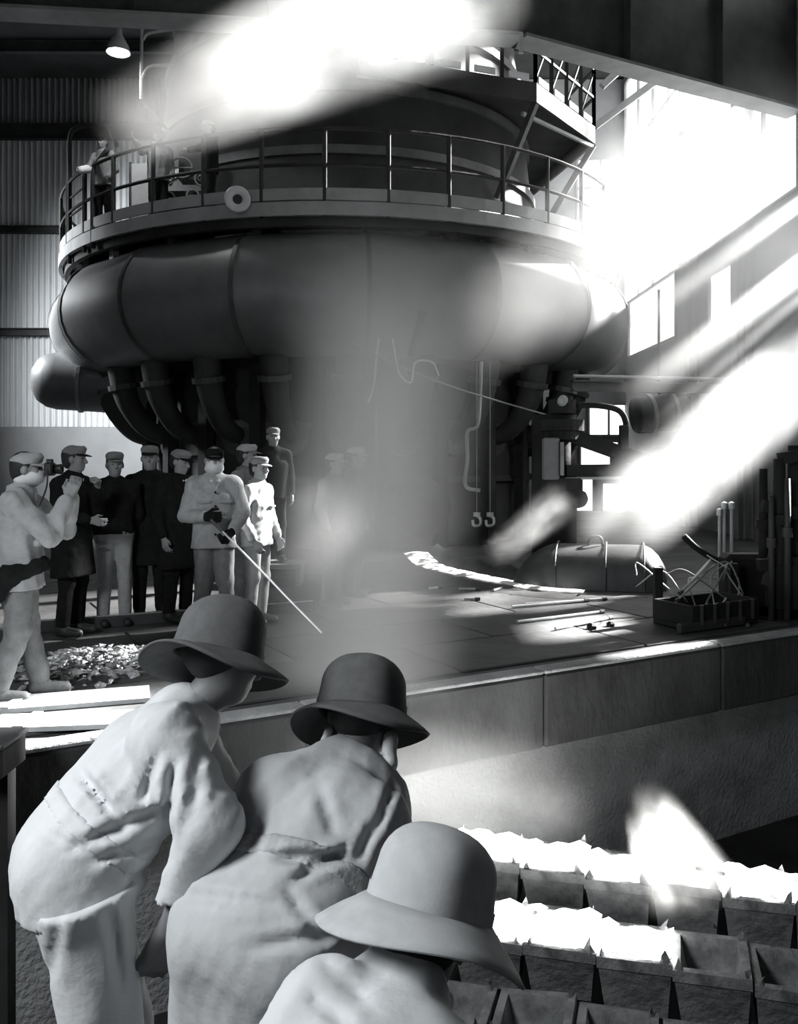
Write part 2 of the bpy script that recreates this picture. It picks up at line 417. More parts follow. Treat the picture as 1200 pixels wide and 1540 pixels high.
# ------------------------------------------------------------------ blast furnace
FC = Vector((-1.23, 20, 0)); O = tuple(FC)
fu = empty('blast_furnace', FC, 'huge dark round blast furnace with tapering shaft behind the haze', 'furnace')
MB(O).lathe([(0, 0), (4.2, 0), (4.25, 0.4), (4.2, 0.45), (4.2, 3.0), (4.0, 3.4)], FC, n=64).build('hearth', M_FURN, fu, True)
MB(O).lathe([(4.0, 3.4), (4.5, 5.9), (4.55, 6.1)], FC, n=64).build('bosh', M_FURN, fu, True)
MB(O).lathe([(4.55, 6.1), (4.6, 6.3), (4.35, 6.4), (3.5, 13.95)], FC, n=64).build('shaft', M_FURN, fu, True)
for z in (1.2, 2.2):
    MB(O).lathe([(4.2, z), (4.28, z), (4.28, z+0.12), (4.2, z+0.12)], FC, n=64).build('shell_band', M_STEEL, fu)
for z, rr in ((7.2, 4.27), (8.4, 4.14), (9.8, 3.98), (11.2, 3.84)):
    MB(O).lathe([(rr-.06, z), (rr+.06, z), (rr+.06, z+0.16), (rr-.06, z+0.16)], FC, n=64).build('shell_band', M_STEEL, fu)
# vertical stiffening columns around the hearth, and tuyere stocks down from the bustle pipe
def fpol(a, r, z):   # angle: 0 = towards the camera, positive = to the right
    return Vector((FC.x+r*math.sin(a), FC.y-r*math.cos(a), z))
for k in range(-7, 8):
    a = math.radians(k*14+4)
    c = bez([fpol(a, 5.3, 3.5), fpol(a, 5.15, 2.8), fpol(a, 4.75, 2.25), fpol(a, 4.25, 2.05)], 6)
    t = MB(O).tube(c, [0.26-0.10*i/(len(c)-1) for i in range(len(c))], 12).build('tuyere_stock', M_FURN, fu, True)
    MB(O).lathe([(0.0, -.05), (0.3, -.05), (0.3, .05), (0, .05)], fpol(a, 5.22, 3.05), (math.sin(a)*.2, -math.cos(a)*.2, 1), 14).build('flange', M_STEEL, t)
    MB(O).lathe([(0.0, 0), (0.34, 0), (0.34, .16), (0, .2)], fpol(a, 4.18, 2.03), (math.sin(a), -math.cos(a), .1), 14).build('cooler', M_STEEL, fu)
for k in range(-6, 7):
    a = math.radians(k*15-3)
    p, q = fpol(a, 4.42, 0), fpol(a, 4.42, 3.4)
    MB(O).bar(p, q, 0.22, 0.2, (math.sin(a), -math.cos(a), 0)).build('hearth_column', M_BLACK, fu)
# tap hole surround
th = fpol(math.radians(22), 4.3, 0.75)
MB(O).lathe([(0, 0), (0.5, 0), (0.55, .2), (0.3, .3), (0, .3)], th, (math.sin(.38), -math.cos(.38), 0), 16).build('tap_hole', M_BLACK, fu)

# bustle pipe: mitred segments with weld bands
BZ, BR, Br = 4.43, 5.36, 1.04
bu = empty('bustle_pipe', (FC.x, FC.y, BZ), 'fat mitred grey ring pipe girdling the furnace below the gallery', 'pipe')
NS = 18
for k in range(NS):
    a0, a1 = 2*PI*k/NS+0.12, 2*PI*(k+1)/NS+0.12
    vs, fs, n = [], [], 28
    for a in (a0, a1):
        for j in range(n):
            t = 2*PI*j/n; rr = BR+Br*math.cos(t)*1.0
            vs.append(Vector((FC.x+rr*math.sin(a), FC.y-rr*math.cos(a), BZ+Br*math.sin(t))))
    for j in range(n): fs.append((j, (j+1) % n, n+(j+1) % n, n+j))
    MB((FC.x, FC.y, BZ)).add(vs, fs).build('pipe_segment', M_BUSTLE, bu, True)
    vs, fs = [], []
    for a in (a0-.006, a0+.006):
        for j in range(n):
            t = 2*PI*j/n; rr = BR+(Br+.03)*math.cos(t); vs.append(Vector((FC.x+rr*math.sin(a), FC.y-rr*math.cos(a), BZ+(Br+.03)*math.sin(t))))
    for j in range(n): fs.append((j, (j+1) % n, n+(j+1) % n, n+j))
    MB((FC.x, FC.y, BZ)).add(vs, fs).build('weld_band', M_STEEL, bu, True)
# capped pipe stub below, at the left
e0 = at(80, 572, 18.0); e1 = at(330, 590, 18.6)
r = empty('blast_main', e0, 'dark capped pipe stub with bright top edge beneath the ring pipe', 'pipe')
d = (e1-e0).normalized()
prof = [(0, -0.42), (0.25, -0.40), (0.45, -0.28), (0.56, -0.1), (0.6, 0.1), (0.6, (e1-e0).length)]
MB(e0).lathe(prof, e0, d, 28).build('pipe_body', M_BUSTLE, r, True)
MB(e0).lathe([(0.6, .55), (0.635, .55), (0.635, .62), (0.6, .62)], e0, d, 28).build('weld_band', M_GREY, r)
MB(e0).tube([e1-d*.3, e1+Vector((0.1, .1, 1.2))], .5, 16).build('riser', M_BUSTLE, r, True)

# gallery ring
GLZ, GR = 5.75, 6.17
ga = empty('furnace_gallery', (FC.x, FC.y, GLZ), 'round steel gallery with pipe railings girdling the furnace', 'gallery')
OG = (FC.x, FC.y, GLZ)
A0, A1 = math.radians(-118), math.radians(112)
def ring(name, prof, m, z=GLZ, par=ga, a0=A0, a1=A1, n=56, org=OG):
    vs, fs = [], []; mm = len(prof)
    for k in range(n+1):
        a = a0+(a1-a0)*k/n
        for rr, h in prof: vs.append(fpol(a, rr, z+h))
    for k in range(n):
        for j in range(mm):
            j2 = (j+1) % mm; fs.append((k*mm+j, k*mm+j2, (k+1)*mm+j2, (k+1)*mm+j))
    fs.append(tuple(range(mm))); fs.append(tuple(n*mm+j for j in range(mm))[::-1])
    return MB(org).add(vs, fs).build(name, m, par, True if mm > 6 else False)
ring('floor_plate', [(4.7, -.04), (GR, -.04), (GR, 0.02), (4.7, 0.02)], M_STEEL)
ring('fascia', [(GR-.06, -.2), (GR+.02, -.2), (GR+.02, .02), (GR-.06, .02)], M_GREY)
ring('toe_board', [(GR-.03, .05), (GR, .05), (GR, .24), (GR-.03, .24)], M_GREY)
ring('edge_angle', [(GR-.2, -.34), (GR-.1, -.34), (GR-.1, -.2), (GR-.2, -.2)], M_BLACK)
for h in (0.62, 1.2):
    pr = [(GR-.03+.03*math.cos(t), h+.03*math.sin(t)) for t in (0, 1.05, 2.1, 3.14, 4.2, 5.24)]
    ring('handrail', pr, M_BLACK)
for k in range(24):
    a = A0+(A1-A0)*(k+.35)/24
    MB(OG).tube([fpol(a, GR-.03, GLZ-.2), fpol(a, GR-.03, GLZ+1.2)], .04, 8).build('rail_post', M_BLACK, ga)
for k in range(14):
    a = A0+(A1-A0)*(k+.5)/14
    MB(OG).bar(fpol(a, 5.75, GLZ-1.15), fpol(a, 5.75, GLZ-.05), .14, .12, (math.sin(a), -math.cos(a), 0)).build('bracket_post', M_GREY if k in (3, 4) else M_BLACK, ga)
    MB(OG).bar(fpol(a, 4.5, GLZ-.15), fpol(a, 6.05, GLZ-.15), .1, .2).build('joist', M_BLACK, ga)
# ladder cage at the left end
lad = empty('ladder_cage', at(120, 395, 16.4), 'tall hooped ladder rails rising at the gallery end', 'ladder')
p1, p2, p3 = at(105, 350, 16.6), at(127, 350, 15.9), at(140, 350, 15.6)
OL = at(120, 395, 16.4)
up = lambda p, z: Vector((p.x, p.y, z))
top = GLZ+2.3
MB(OL).tube(bez([up(p1, GLZ-.35), up(p1, GLZ+1.2), up(p1, top-.25), up(p1+Vector((.12, 0, 0)), top-.05), up(p1+Vector((.4, 0, 0)), top), up(p1+Vector((.75, -.1, 0)), top-.04), up(p1+Vector((1.0, -.3, 0)), top-.5)], 8), .045, 8).build('hoop', M_BLACK, lad, True)
MB(OL).tube(bez([up(p3, GLZ-.3), up(p3, GLZ+.9), up(p3+Vector((.06, 0, 0)), GLZ+1.2), up(p3+Vector((.3, -.1, 0)), GLZ+1.45)], 8), .05, 8).build('stringer', M_BLACK, lad, True)
MB(OL).tube([up(p2, GLZ-.3), up(p2, GLZ+1.1)], .045, 8).build('stringer', M_BLACK, lad)
for k in range(4):
    z = GLZ+.2+k*.35
    MB(OL).tube([up(p1, z), up(p2, z)], .02, 6).build('rung', M_BLACK, lad)
# white ring-shaped disc on the railing
c = at(357, 300, 13.8)
r = empty('signal_disc', c, 'white round disc with dark centre hung on the gallery railing', 'disc')
dv = Vector((.25, -1, -.1))
MB(c).lathe([(.07, 0), (.2, .015), (.21, .03), (.19, .05), (.09, .035), (.07, 0)], c, dv, 28).build('rim', M_LIGHT, r, True)
MB(c).lathe([(0, .02), (.075, .02), (.075, -.04), (0, -.04)], c, dv, 18).build('hub', M_BLACK, r)
MB(c).tube([c, c+Vector((0.05, .35, -.2))], .025, 8).build('stem', M_STEEL, r)
# valve machinery behind the gallery rail at the left
vm = empty('valve_rack', at(275, 320, 15.6)+Vector((0, 0, 0)), 'dark rack of valves and handwheels standing on the gallery', 'machine')
OV = at(275, 320, 15.6); vb = Vector((OV.x, OV.y, GLZ+.02))
MB(OV).box(vb+Vector((0, .15, .35)), (1.1, .4, .7)).build('cabinet', M_BLACK, vm)
for k, (dx, dz, rr) in enumerate(((-.4, .95, .16), (0.0, 1.1, .2), (.38, .9, .15), (.2, .6, .12), (-.25, .55, .14))):
    MB(OV).lathe([(rr-.025, -.02), (rr, -.02), (rr, .02), (rr-.025, .02)], vb+Vector((dx, -.1, dz)), (.2, -1, .1), 18, closed=True).build('handwheel', M_GREY, vm)
    MB(OV).tube([vb+Vector((dx, -.1, dz)), vb+Vector((dx, .1, dz*.8))], .03, 6).build('spindle', M_STEEL, vm)
    MB(OV).bar(vb+Vector((dx-rr, -.1, dz)), vb+Vector((dx+rr, -.1, dz)), .02, .02).build('spoke', M_GREY, vm)
MB(OV).box(vb+Vector((.15, .25, 1.25)), (.5, .3, .6)).build('control_box', M_STEEL, vm)
# pale panel behind
pp = empty('pale_panel', at(215, 320, 15.9), 'pale upright sheet panel behind the gallery railing', 'panel')
OP = at(215, 320, 15.9); pb = Vector((OP.x, OP.y, GLZ+.03))
MB(OP).bbox(pb+Vector((0, 0, .65)), (.42, .05, 1.3), .01).build('sheet', M_LIGHT, pp)
MB(OP).box(pb+Vector((-.23, 0, .65)), (.04, .08, 1.34)).build('frame', M_STEEL, pp)
MB(OP).box(pb+Vector((.23, 0, .65)), (.04, .08, 1.34)).build('frame', M_STEEL, pp)

# upper polygonal gallery at the right
UZ = 8.75
ug = empty('upper_balcony', (FC.x, FC.y, UZ), 'angular upper balcony with slatted railing under the girder', 'balcony')
OU = (FC.x, FC.y, UZ)
_b1, _b2 = at(805, 122, 16.3), at(893, 190, 18.45)
angs = [math.radians(6), math.atan2(_b1.x-FC.x, FC.y-_b1.y), math.atan2(_b2.x-FC.x, FC.y-_b2.y), math.radians(125)]; UR = [4.9, math.hypot(_b1.x-FC.x, FC.y-_b1.y), math.hypot(_b2.x-FC.x, FC.y-_b2.y), 5.4]
outer = [fpol(a, q, UZ) for a, q in zip(angs, UR)]; inner = [fpol(a, 3.85, UZ) for a in angs]
for i in range(3):
    poly = [outer[i], outer[i+1], inner[i+1], inner[i]]
    MB(OU).prism(poly, UZ-.08, UZ).build('floor_plate', M_BLACK, ug)
    MB(OU).bar(outer[i]+Vector((0, 0, -.2)), outer[i+1]+Vector((0, 0, -.2)), .06, .36).build('fascia', M_BLACK, ug)
    L = (outer[i+1]-outer[i]).length; n = max(2, int(L/.62))
    for h in (0.6, 1.2): MB(OU).bar(outer[i]+Vector((0, 0, h)), outer[i+1]+Vector((0, 0, h)), .05, .05).build('handrail', M_BLACK, ug)
    for k in range(n+1):
        p = outer[i]+(outer[i+1]-outer[i])*k/n
        MB(OU).bar(p, p+Vector((0, 0, 1.2)), .07, .07).build('rail_post', M_BLACK, ug)
        if k < n:
            q = outer[i]+(outer[i+1]-outer[i])*(k+1)/n; dd = (q-p)*.2
            MB(OU).bar(p+dd+Vector((0, 0, .08)), q-dd+Vector((0, 0, .08)), .03, .12).build('toe_board', M_LIGHT, ug)
            if i == 1: MB(OU).bar(p+Vector((0, 0, .05)), q+Vector((0, 0, 1.15)), .03, .03).build('brace', M_BLACK, ug)
MB(OU).bar(outer[2]+Vector((0, 0, -.4)), fpol(angs[2], 4.6, UZ-2.0), .1, .12).build('knee_brace', M_STEEL, ug)
MB(OU).bar(outer[1]+Vector((0, 0, -.4)), fpol(angs[1], 4.4, UZ-2.0), .1, .12).build('knee_brace', M_STEEL, ug)
MB(OU).bar(fpol(angs[1], 5.0, UZ-.5), outer[2]+Vector((0, 0, -.45)), .06, .06).build('tie_rod', M_GREY, ug)

# pipe / beam running across to the right of the furnace
a, c = at(860, 580, 15.5), at(1125, 586, 16.5)
r = empty('cross_beam', a, 'long thin horizontal beam between the furnace and side wall', 'beam')
MB(a).ibeam(a, Vector((RX-.02, c.y, c.z)), .16, .2, .03).build('web', M_STEEL, r)
MB(a).tube([a+Vector((0, -.1, .16)), Vector((RX-.02, c.y-.1, c.z+.16))], .035, 8).build('conduit', M_GREY, r)
# wires slung across furnace front
for lab, pts, rr, m in (('thin cable slung from under ring pipe to the right', [(515, 508, 14.2), (600, 550, 14.0), (700, 588, 14.0), (850, 632, 13.5)], .012, M_GREY),
                     ('looped pale hose hanging in front of the furnace', [(570, 505, 14.1), (566, 540, 14.1), (562, 580, 14.1), (553, 606, 14.1)], .018, M_LIGHT),
                     ('slack pale hose looping beneath ring pipe near the bright gap', [(590, 510, 14.1), (600, 560, 14.0), (618, 575, 14.0), (625, 545, 14.0), (650, 545, 14), (660, 565, 14)], .016, M_LIGHT),
                     ('bent pale pipe hanging on the right of the hearth', [(724, 545, 14.6), (722, 600, 14.2), (718, 640, 13.8), (703, 650, 13.8), (703, 690, 13.8), (700, 730, 13.8), (722, 738, 13.8)], .03, M_GREY)):
    P = [at(*p) for p in pts]
    tag(MB(P[0]).tube(bez(P, 10), rr, 8).build('hanging_hose' if 'hose' in lab else ('cable' if 'cable' in lab else 'hanging_pipe'), m, None, True), lab, 'cable' if 'cable' in lab else ('hose' if 'hose' in lab else 'pipe'))
# diagonal dark downpipe in front of bustle
P = [at(635, 470, 13.9), at(628, 500, 13.8), at(617, 535, 13.9)]
tag(MB(P[0]).tube(P, .06, 10).build('drain_pipe', M_BLACK, None, True), 'short dark slanting pipe across the ring pipe centre', 'pipe')
# glinting hooks
for px, lab in ((717, 'shiny chain hook hanging beside the hearth, left of two'), (737, 'shiny chain hook hanging beside the hearth, right of two')):
    c = at(px, 775, 14.6); r = empty('chain_hook', c, lab, 'hook', 'chain hooks by the hearth')
    MB(c).tube([at(px, 545, 14.6), c], .008, 6).build('chain', M_GREY, r)
    MB(c).tube(bez([c, c+Vector((.06, 0, -.06)), c+Vector((.05, 0, -.16)), c+Vector((-.05, 0, -.17)), c+Vector((-.07, 0, -.08))], 6), .025, 8).build('hook', M_BRIGHT, r, True)
    MB(c).lathe([(.03, -.02), (.06, -.02), (.06, .05), (.03, .05)], c, (0, 0, 1), 10, closed=True).build('swivel', M_BRIGHT, r)

# ------------------------------------------------------------------ mud gun post and swing arm
MGY = 12.6
mg = empty('clay_gun', at(838, 890, MGY), 'dark clay gun post with braced swing arm beside the furnace', 'machine')
OM = at(838, 890, MGY); mg.location = (OM.x, MGY, 0); OM = Vector((OM.x, MGY, 0))
P = lambda px, py, dy=0: at(px, py, MGY+dy)
MB(OM).tube([Vector((OM.x, MGY+.25, 0)), Vector((OM.x, MGY+.25, 2.3))], .33, 20).build('post', M_BLACK, mg, True)
for (py, hw, hh) in ((612, .2, .2), (640, .32, .16), (728, .3, .18), (655, .26, .12)):
    c = P(845, py); MB(OM).lathe([(0, -hh/2), (hw, -hh/2), (hw, hh/2), (0, hh/2)], c, (0, 0, 1), 20).build('collar', M_BLACK, mg)
MB(OM).lathe([(0, 0), (.07, 0), (.07, .1), (0, .13)], P(845, 604, -.3), (0, -1, .2), 12).build('cap_bolt', M_LIGHT, mg)
MB(OM).bar(P(850, 652), P(985, 700), .2, .2).build('arm', M_BLACK, mg)
MB(OM).bar(P(850, 708), P(985, 706), .2, .17).build('arm', M_BLACK, mg)
MB(OM).bar(P(930, 682), P(930, 712), .18, .3).build('arm_web', M_BLACK, mg)
MB(OM).bar(P(850, 720, -.15), P(985, 718, -.15), .05, .035).build('guide_rail', M_LIGHT, mg)
MB(OM).lathe([(0, 0), (.3, 0), (.34, .5), (.3, 1.0), (0, 1.05)], P(985, 702), (1, .25, -.2), 18).build('gun_barrel', M_BLACK, mg, True)
MB(OM).bbox(P(828, 690, -.2), (.22, .2, .6), .02).build('cylinder_housing', M_GREY, mg)
MB(OM).bar(P(845, 665, -.3), P(845, 715, -.3), .05, .05).build('guide_rod', M_BRIGHT, mg)
MB(OM).lathe([(0, 0), (.13, 0), (.13, .3), (.08, .36), (0, .36)], P(848, 740, -.1), (.6, -.5, -.3), 14).build('nozzle', M_BLACK, mg, True)
MB(OM).tube(bez([P(868, 610), P(900, 610), P(930, 617), P(941, 635), P(940, 660), P(938, 690)], 8), .045, 10).build('hydraulic_hose', M_BLACK, mg, True)
MB(OM).tube(bez([P(940, 650), P(941, 675), P(955, 690), P(990, 687)], 8), .03, 10).build('hydraulic_hose', M_GREY, mg, True)
MB(OM).bbox(P(938, 658, -.06), (.12, .12, .36), .01).build('hose_clamp', M_BLACK, mg)
# dim drum behind
c = at(955, 625, 21); d = Vector((1, .1, .12)).normalized()
r = empty('overhead_drum', c, 'dim grey drum slung behind the swing arm hose', 'drum')
MB(c).lathe([(0, 0), (.42, 0), (.45, .05), (.45, 1.2), (.42, 1.25), (0, 1.25)], c, d, 24).build('shell', M_STEEL, r, True)
MB(c).lathe([(.45, .3), (.49, .3), (.49, .4), (.45, .4)], c, d, 24).build('hoop', M_GREY, r)
MB(c).lathe([(.45, .85), (.49, .85), (.49, .95), (.45, .95)], c, d, 24).build('hoop', M_GREY, r)
MB(c).bar(c+d*.6+Vector((0, 0, .4)), c+d*.6+Vector((0, 0, 3)), .05, .05).build('hanger', M_STEEL, r)

# ------------------------------------------------------------------ deck: runner, trough cover, tools
# glowing runner
rp = [deck(625, 832), deck(645, 850), deck(690, 862), deck(760, 876), deck(812, 886), deck(880, 891)]
vs, fs = [], []
pp_ = bez(rp, 6)
for i, p in enumerate(pp_):
    d = (pp_[min(i+1, len(pp_)-1)]-pp_[max(i-1, 0)]); nn = Vector((-d.y, d.x, 0)).normalized()
    wv = .22*(1-.5*i/len(pp_))
    vs += [p-nn*wv+Vector((0, 0, .015)), p+nn*wv+Vector((0, 0, .015)), p+Vector((0, 0, .035))]
for i in range(len(pp_)-1): fs += [(3*i, 3*i+3, 3*i+5, 3*i+2), (3*i+2, 3*i+5, 3*i+4, 3*i+1)]
rn = tag(MB(rp[0]).add(vs, fs).build('iron_runner', M_RUNNER, None, True), 'glowing stream of molten iron running from the furnace across the deck', 'molten iron')
# sand banks on both sides of the runner
b = MB(rp[0]); vs, fs = [], []
for sgn in (-1, 1):
    n0 = len(vs)
    for i, p in enumerate(pp_):
        d = (pp_[min(i+1, len(pp_)-1)]-pp_[max(i-1, 0)]); nn = Vector((-d.y, d.x, 0)).normalized()*sgn
        h = (.03+.01*math.sin(i*1.7)) if sgn < 0 else (.15+.05*math.sin(i*1.7))
        vs += [p+nn*.2+Vector((0, 0, .0)), p+nn*.35+Vector((0, 0, h)), p+nn*.6+Vector((0, 0, 0))]
    for i in range(len(pp_)-1): q = n0+3*i; fs += [(q, q+3, q+4, q+1), (q+1, q+4, q+5, q+2)]
tag(b.add(vs, fs).build('sand_bank', M_DECK, None, True), 'low dark sand banks lining the glowing iron stream', 'sand', kind='stuff')
# trough cover: long rounded lid
tcv = empty('trough_cover', deck(890, 893), 'long rounded iron trough cover lying on the deck', 'trough cover')
a, c = deck(775, 884)+Vector((0, .35, 0)), deck(1015, 893)+Vector((0, .35, 0)); OT = deck(890, 893)
d = (c-a); L = d.length; d.normalize(); nn = Vector((-d.y, d.x, 0))
vs, fs, n, m = [], [], 12, 24
for i in range(m+1):
    t = i/m; s = min(1, math.sin(PI*min(.5, t*1.6))**.6) if t < .31 else (1 if t < .85 else math.cos((t-.85)/.15*PI/2*.8)**.6)
    for j in range(n+1):
        q = PI*j/n; vs.append(a+d*L*t+nn*(-math.cos(q)*.62*(.5+.5*s)+.3)+Vector((0, 0, .52*s*math.sin(q)**.55)))
for i in range(m):
    for j in range(n): fs.append((i*(n+1)+j, i*(n+1)+j+1, (i+1)*(n+1)+j+1, (i+1)*(n+1)+j))
MB(OT).add(vs, fs).build('lid', M_STEEL, tcv, True)
for t in (.3, .62, .86):
    p = a+d*L*t+nn*.3; MB(OT).tube(bez([p+nn*(-math.cos(q)*.64)+Vector((0, 0, .545*max(0, math.sin(q))**.55)) for q in [k*PI/10 for k in range(11)]], 3), .012, 6).build('rib', M_STEEL, tcv)
MB(OT).tube(bez([a+d*L*.5+nn*.2+Vector((0, 0, .5)), a+d*L*.52+nn*.2+Vector((0, 0, .62)), a+d*L*.58+nn*.2+Vector((0, 0, .62)), a+d*L*.6+nn*.2+Vector((0, 0, .5))], 6), .02, 6).build('lifting_lug', M_STEEL, tcv)

# steel bars lying on the deck
bars = [((770, 915), (885, 905)), ((790, 911), (912, 903)), ((778, 938), (908, 922)), ((835, 948), (920, 931)), ((645, 887), (664, 885)), ((690, 888), (722, 888)), ((698, 903), (722, 903)), ((742, 890), (758, 885))]
blabs = ['long steel bar on deck, hindmost of the long bright ones', 'long steel bar on deck, just behind another beside trough cover', 'long steel bar on deck along the back of the sunlit patch', 'dark steel bar lying across the sunlit patch',
         'short bright bar on deck closest to the glowing stream bend', 'short bright bar on deck in the hazy middle, further of two', 'short bright bar on deck in the hazy middle, nearer of two', 'short slanted bar on deck beside the trough cover end']
for (p, q), lab in zip(bars, blabs):
    a, c = deck(*p)+Vector((0, 0, .018)), deck(*q)+Vector((0, 0, .018))
    o = empty('steel_bar', a, lab, 'bar', 'steel bars on the deck')
    MB(a).tube([a, a+(c-a)*.5, c], .016, 8).build('shank', M_BRIGHT, o)
    MB(a).tube([c-(c-a).normalized()*.06, c], .022, 8).build('end_collar', M_STEEL, o)
# small lumps on the patch
for k, (px, py, s_) in enumerate(((890, 945, .05), (918, 941, .04))):
    p = deck(px, py); b = MB(p); b.lathe([(0, -.01), (s_, -.01), (s_*1.1, s_*.5), (s_*.6, s_), (0, s_*1.1)], p, (.1, .1, 1), 7)
    tag(b.build('slag_lump', M_BLACK), ('larger' if k == 0 else 'smaller')+' dark slag lump on the sunlit deck patch', 'slag')

# tool heap at right: dark tray with rods leaning
tr = empty('rod_rack', deck(1075, 945), 'low dark iron tray holding sampling rods at the deck edge', 'rack')
OTr = deck(1075, 945)
R = Matrix.Rotation(ang, 3, 'Z')
MB(OTr).bbox(OTr+Vector((0, .25, .03)), (.95, .5, .05), .01, R).build('tray_floor', M_BLACK, tr)
for sx_, sy_, lx_, ly_ in ((0, -.24, .95, .03), (0, .24, .95, .03), (-.46, 0, .03, .5), (.46, 0, .03, .5)):
    MB(OTr).bbox(OTr+Vector((0, .25, .15))+R @ Vector((sx_, sy_, 0)), (lx_, ly_, .2), .008, R).build('tray_side', M_BLACK, tr)
for k in range(5):
    MB(OTr).bar(OTr+Vector((0, .25, .0))+R @ Vector((-.36+.18*k, -.265, .06)), OTr+Vector((0, .25, 0))+R @ Vector((-.36+.18*k, -.265, .25)), .03, .02).build('stake', M_STEEL, tr)
MB(OTr).bbox(OTr+Vector((-.05, -.05, .05)), (.9, .06, .09), .01, R).build('kerb_rail', M_STEEL, tr)
MB(OTr).box(OTr+Vector((-.45, .35, .3)), (.08, .08, .5)).build('upright', M_BLACK, tr)
MB(OTr).box(OTr+Vector((.45, .7, .3)), (.08, .08, .5)).build('upright', M_BLACK, tr)
rods = [((1068, 935), (1092, 900)), ((1090, 940), (1106, 902)), ((1048, 935), (1064, 905)), ((1124, 940), (1130, 925)), ((1022, 893), (1068, 842)), ((1016, 905), (1074, 850))]
for k, ((x0, y0), (x1, y1)) in enumerate(rods):
    a = at(x0, y0, 8.35+.05*k); c = at(x1, y1, 8.9+.05*k)
    lab = ['pale rod standing in the tray, second from its left end', 'pale rod standing in the tray, third from its left end', 'thin dull rod standing at the left end of tray', 'short pale rod at the right end of the tray',
           'long pale rod slanting up behind the tray, upper of two', 'long pale rod slanting up behind the tray, lower of two'][k]
    o = empty('sampling_rod', a, lab, 'rod', 'rods in the tray')
    MB(a).tube([a, c], .012, 6).build('shank', M_LIGHT, o); MB(a).lathe([(0, 0), (.022, 0), (.022, .05), (0, .05)], a, (c-a), 8).build('tip', M_STEEL, o)
# tangled wires: each its own
for k in range(9):
    a = at(1020+14*k, 895+random.uniform(-10, 30), 8.8); c = a+Vector((random.uniform(-.6, .5), random.uniform(.1, .5), random.uniform(.1, .55))); m_ = (a+c)/2+Vector((random.uniform(-.2, .2), 0, random.uniform(-.05, .25)))
    a.z = max(a.z, .02)
    tag(MB(a).tube(bez([a, m_, c], 8), .008, 5).build('tangled_wire', M_GREY if k % 2 else M_LIGHT, None, True), 'bent wire tangled up behind the rod tray', 'wire', 'wires tangled behind the rod tray')
# curved dark hose
P_ = [at(1028, 806, 9.6), at(1050, 826, 9.6), at(1085, 845, 9.6), at(1120, 852, 9.5), at(1160, 850, 9.4)]
tag(MB(P_[0]).tube(bez(P_, 8), .035, 8).build('dark_hose', M_BLACK, None, True), 'stiff dark hose drooping behind the rod tray', 'hose')
# machinery stand at the right edge
ms = empty('drill_stand', deck(1165, 930), 'dark upright drilling stand crowded at the picture right edge', 'machine')
OS = deck(1165, 930)
for (px, w_, ytop, dy, m) in ((1148, .05, 705, .2, M_BLACK), (1172, .07, 690, 0, M_BLACK), (1196, .09, 670, .1, M_BLACK), (1160, .03, 745, -.1, M_STEEL), (1184, .035, 720, -.1, M_STEEL)):
    p = at(px, 900, OS.y+dy); q = at(px, ytop, OS.y+dy); MB(OS).tube([Vector((p.x, p.y, 0)), Vector((p.x, p.y, q.z*.6)), q], [w_, w_, w_*.8], 12).build('upright', m, ms, True)
    MB(OS).lathe([(0, -.05), (w_*1.5, -.05), (w_*1.5, .05), (0, .05)], Vector((p.x, p.y, q.z*.62)), (0, 0, 1), 12).build('coupling', m, ms)
for (y0, y1, pa, pb) in ((760, 775, 1146, 1205), (850, 846, 1140, 1200), (690, 684, 1172, 1205)):
    MB(OS).bar(at(pa, y0, OS.y), at(pb, y1, OS.y), .1, .12).build('crosspiece', M_BLACK, ms)
MB(OS).bar(at(1150, 880, OS.y), at(1180, 760, OS.y), .06, .06).build('stay', M_STEEL, ms)
MB(OS).bbox(at(1178, 880, OS.y+.1), (.35, .35, .5), .03).build('motor', M_BLACK, ms)
MB(OS).bbox(at(1120, 870, OS.y+.5), (.5, .3, .55), .05).build('gear_case', M_BLACK, ms)
for k, px in enumerate((1082, 1089, 1100)):
    p = at(px, 845, 11.5); q = at(px, 765 if k else 775, 11.5); o = empty('marker_post', Vector((p.x, p.y, 0)), ['leftmost', 'middle', 'rightmost'][k]+' of three thin pale posts behind the hose', 'post', 'pale posts behind the hose')
    MB((p.x, p.y, 0)).tube([(p.x, p.y, 0), q], .022, 8).build('shaft', M_LIGHT, o); MB((p.x, p.y, 0)).lathe([(0, 0), (.04, 0), (.04, .08), (0, .1)], q, (0, 0, 1), 8).build('knob', M_BRIGHT, o)
# box at far left of the deck front
p = deck(-5, 1100); o = empty('tool_box', p, 'dark battered box at the deck front on the left edge', 'box')
q = at(5, 1122, 4.6); 
MB(p).bbox((q.x-.05, q.y, q.z-.05), (.22, .3, .16), .015).build('body', M_BLACK, o); MB(p).bbox((q.x-.05, q.y, q.z+.04), (.24, .32, .03), .008).build('lid', M_STEEL, o)
MB(p).box((q.x-.05, q.y+.1, (q.z-.13-1.9)/2), (.1, .1, q.z-.13+1.9)).build('leg', M_BLACK, o)

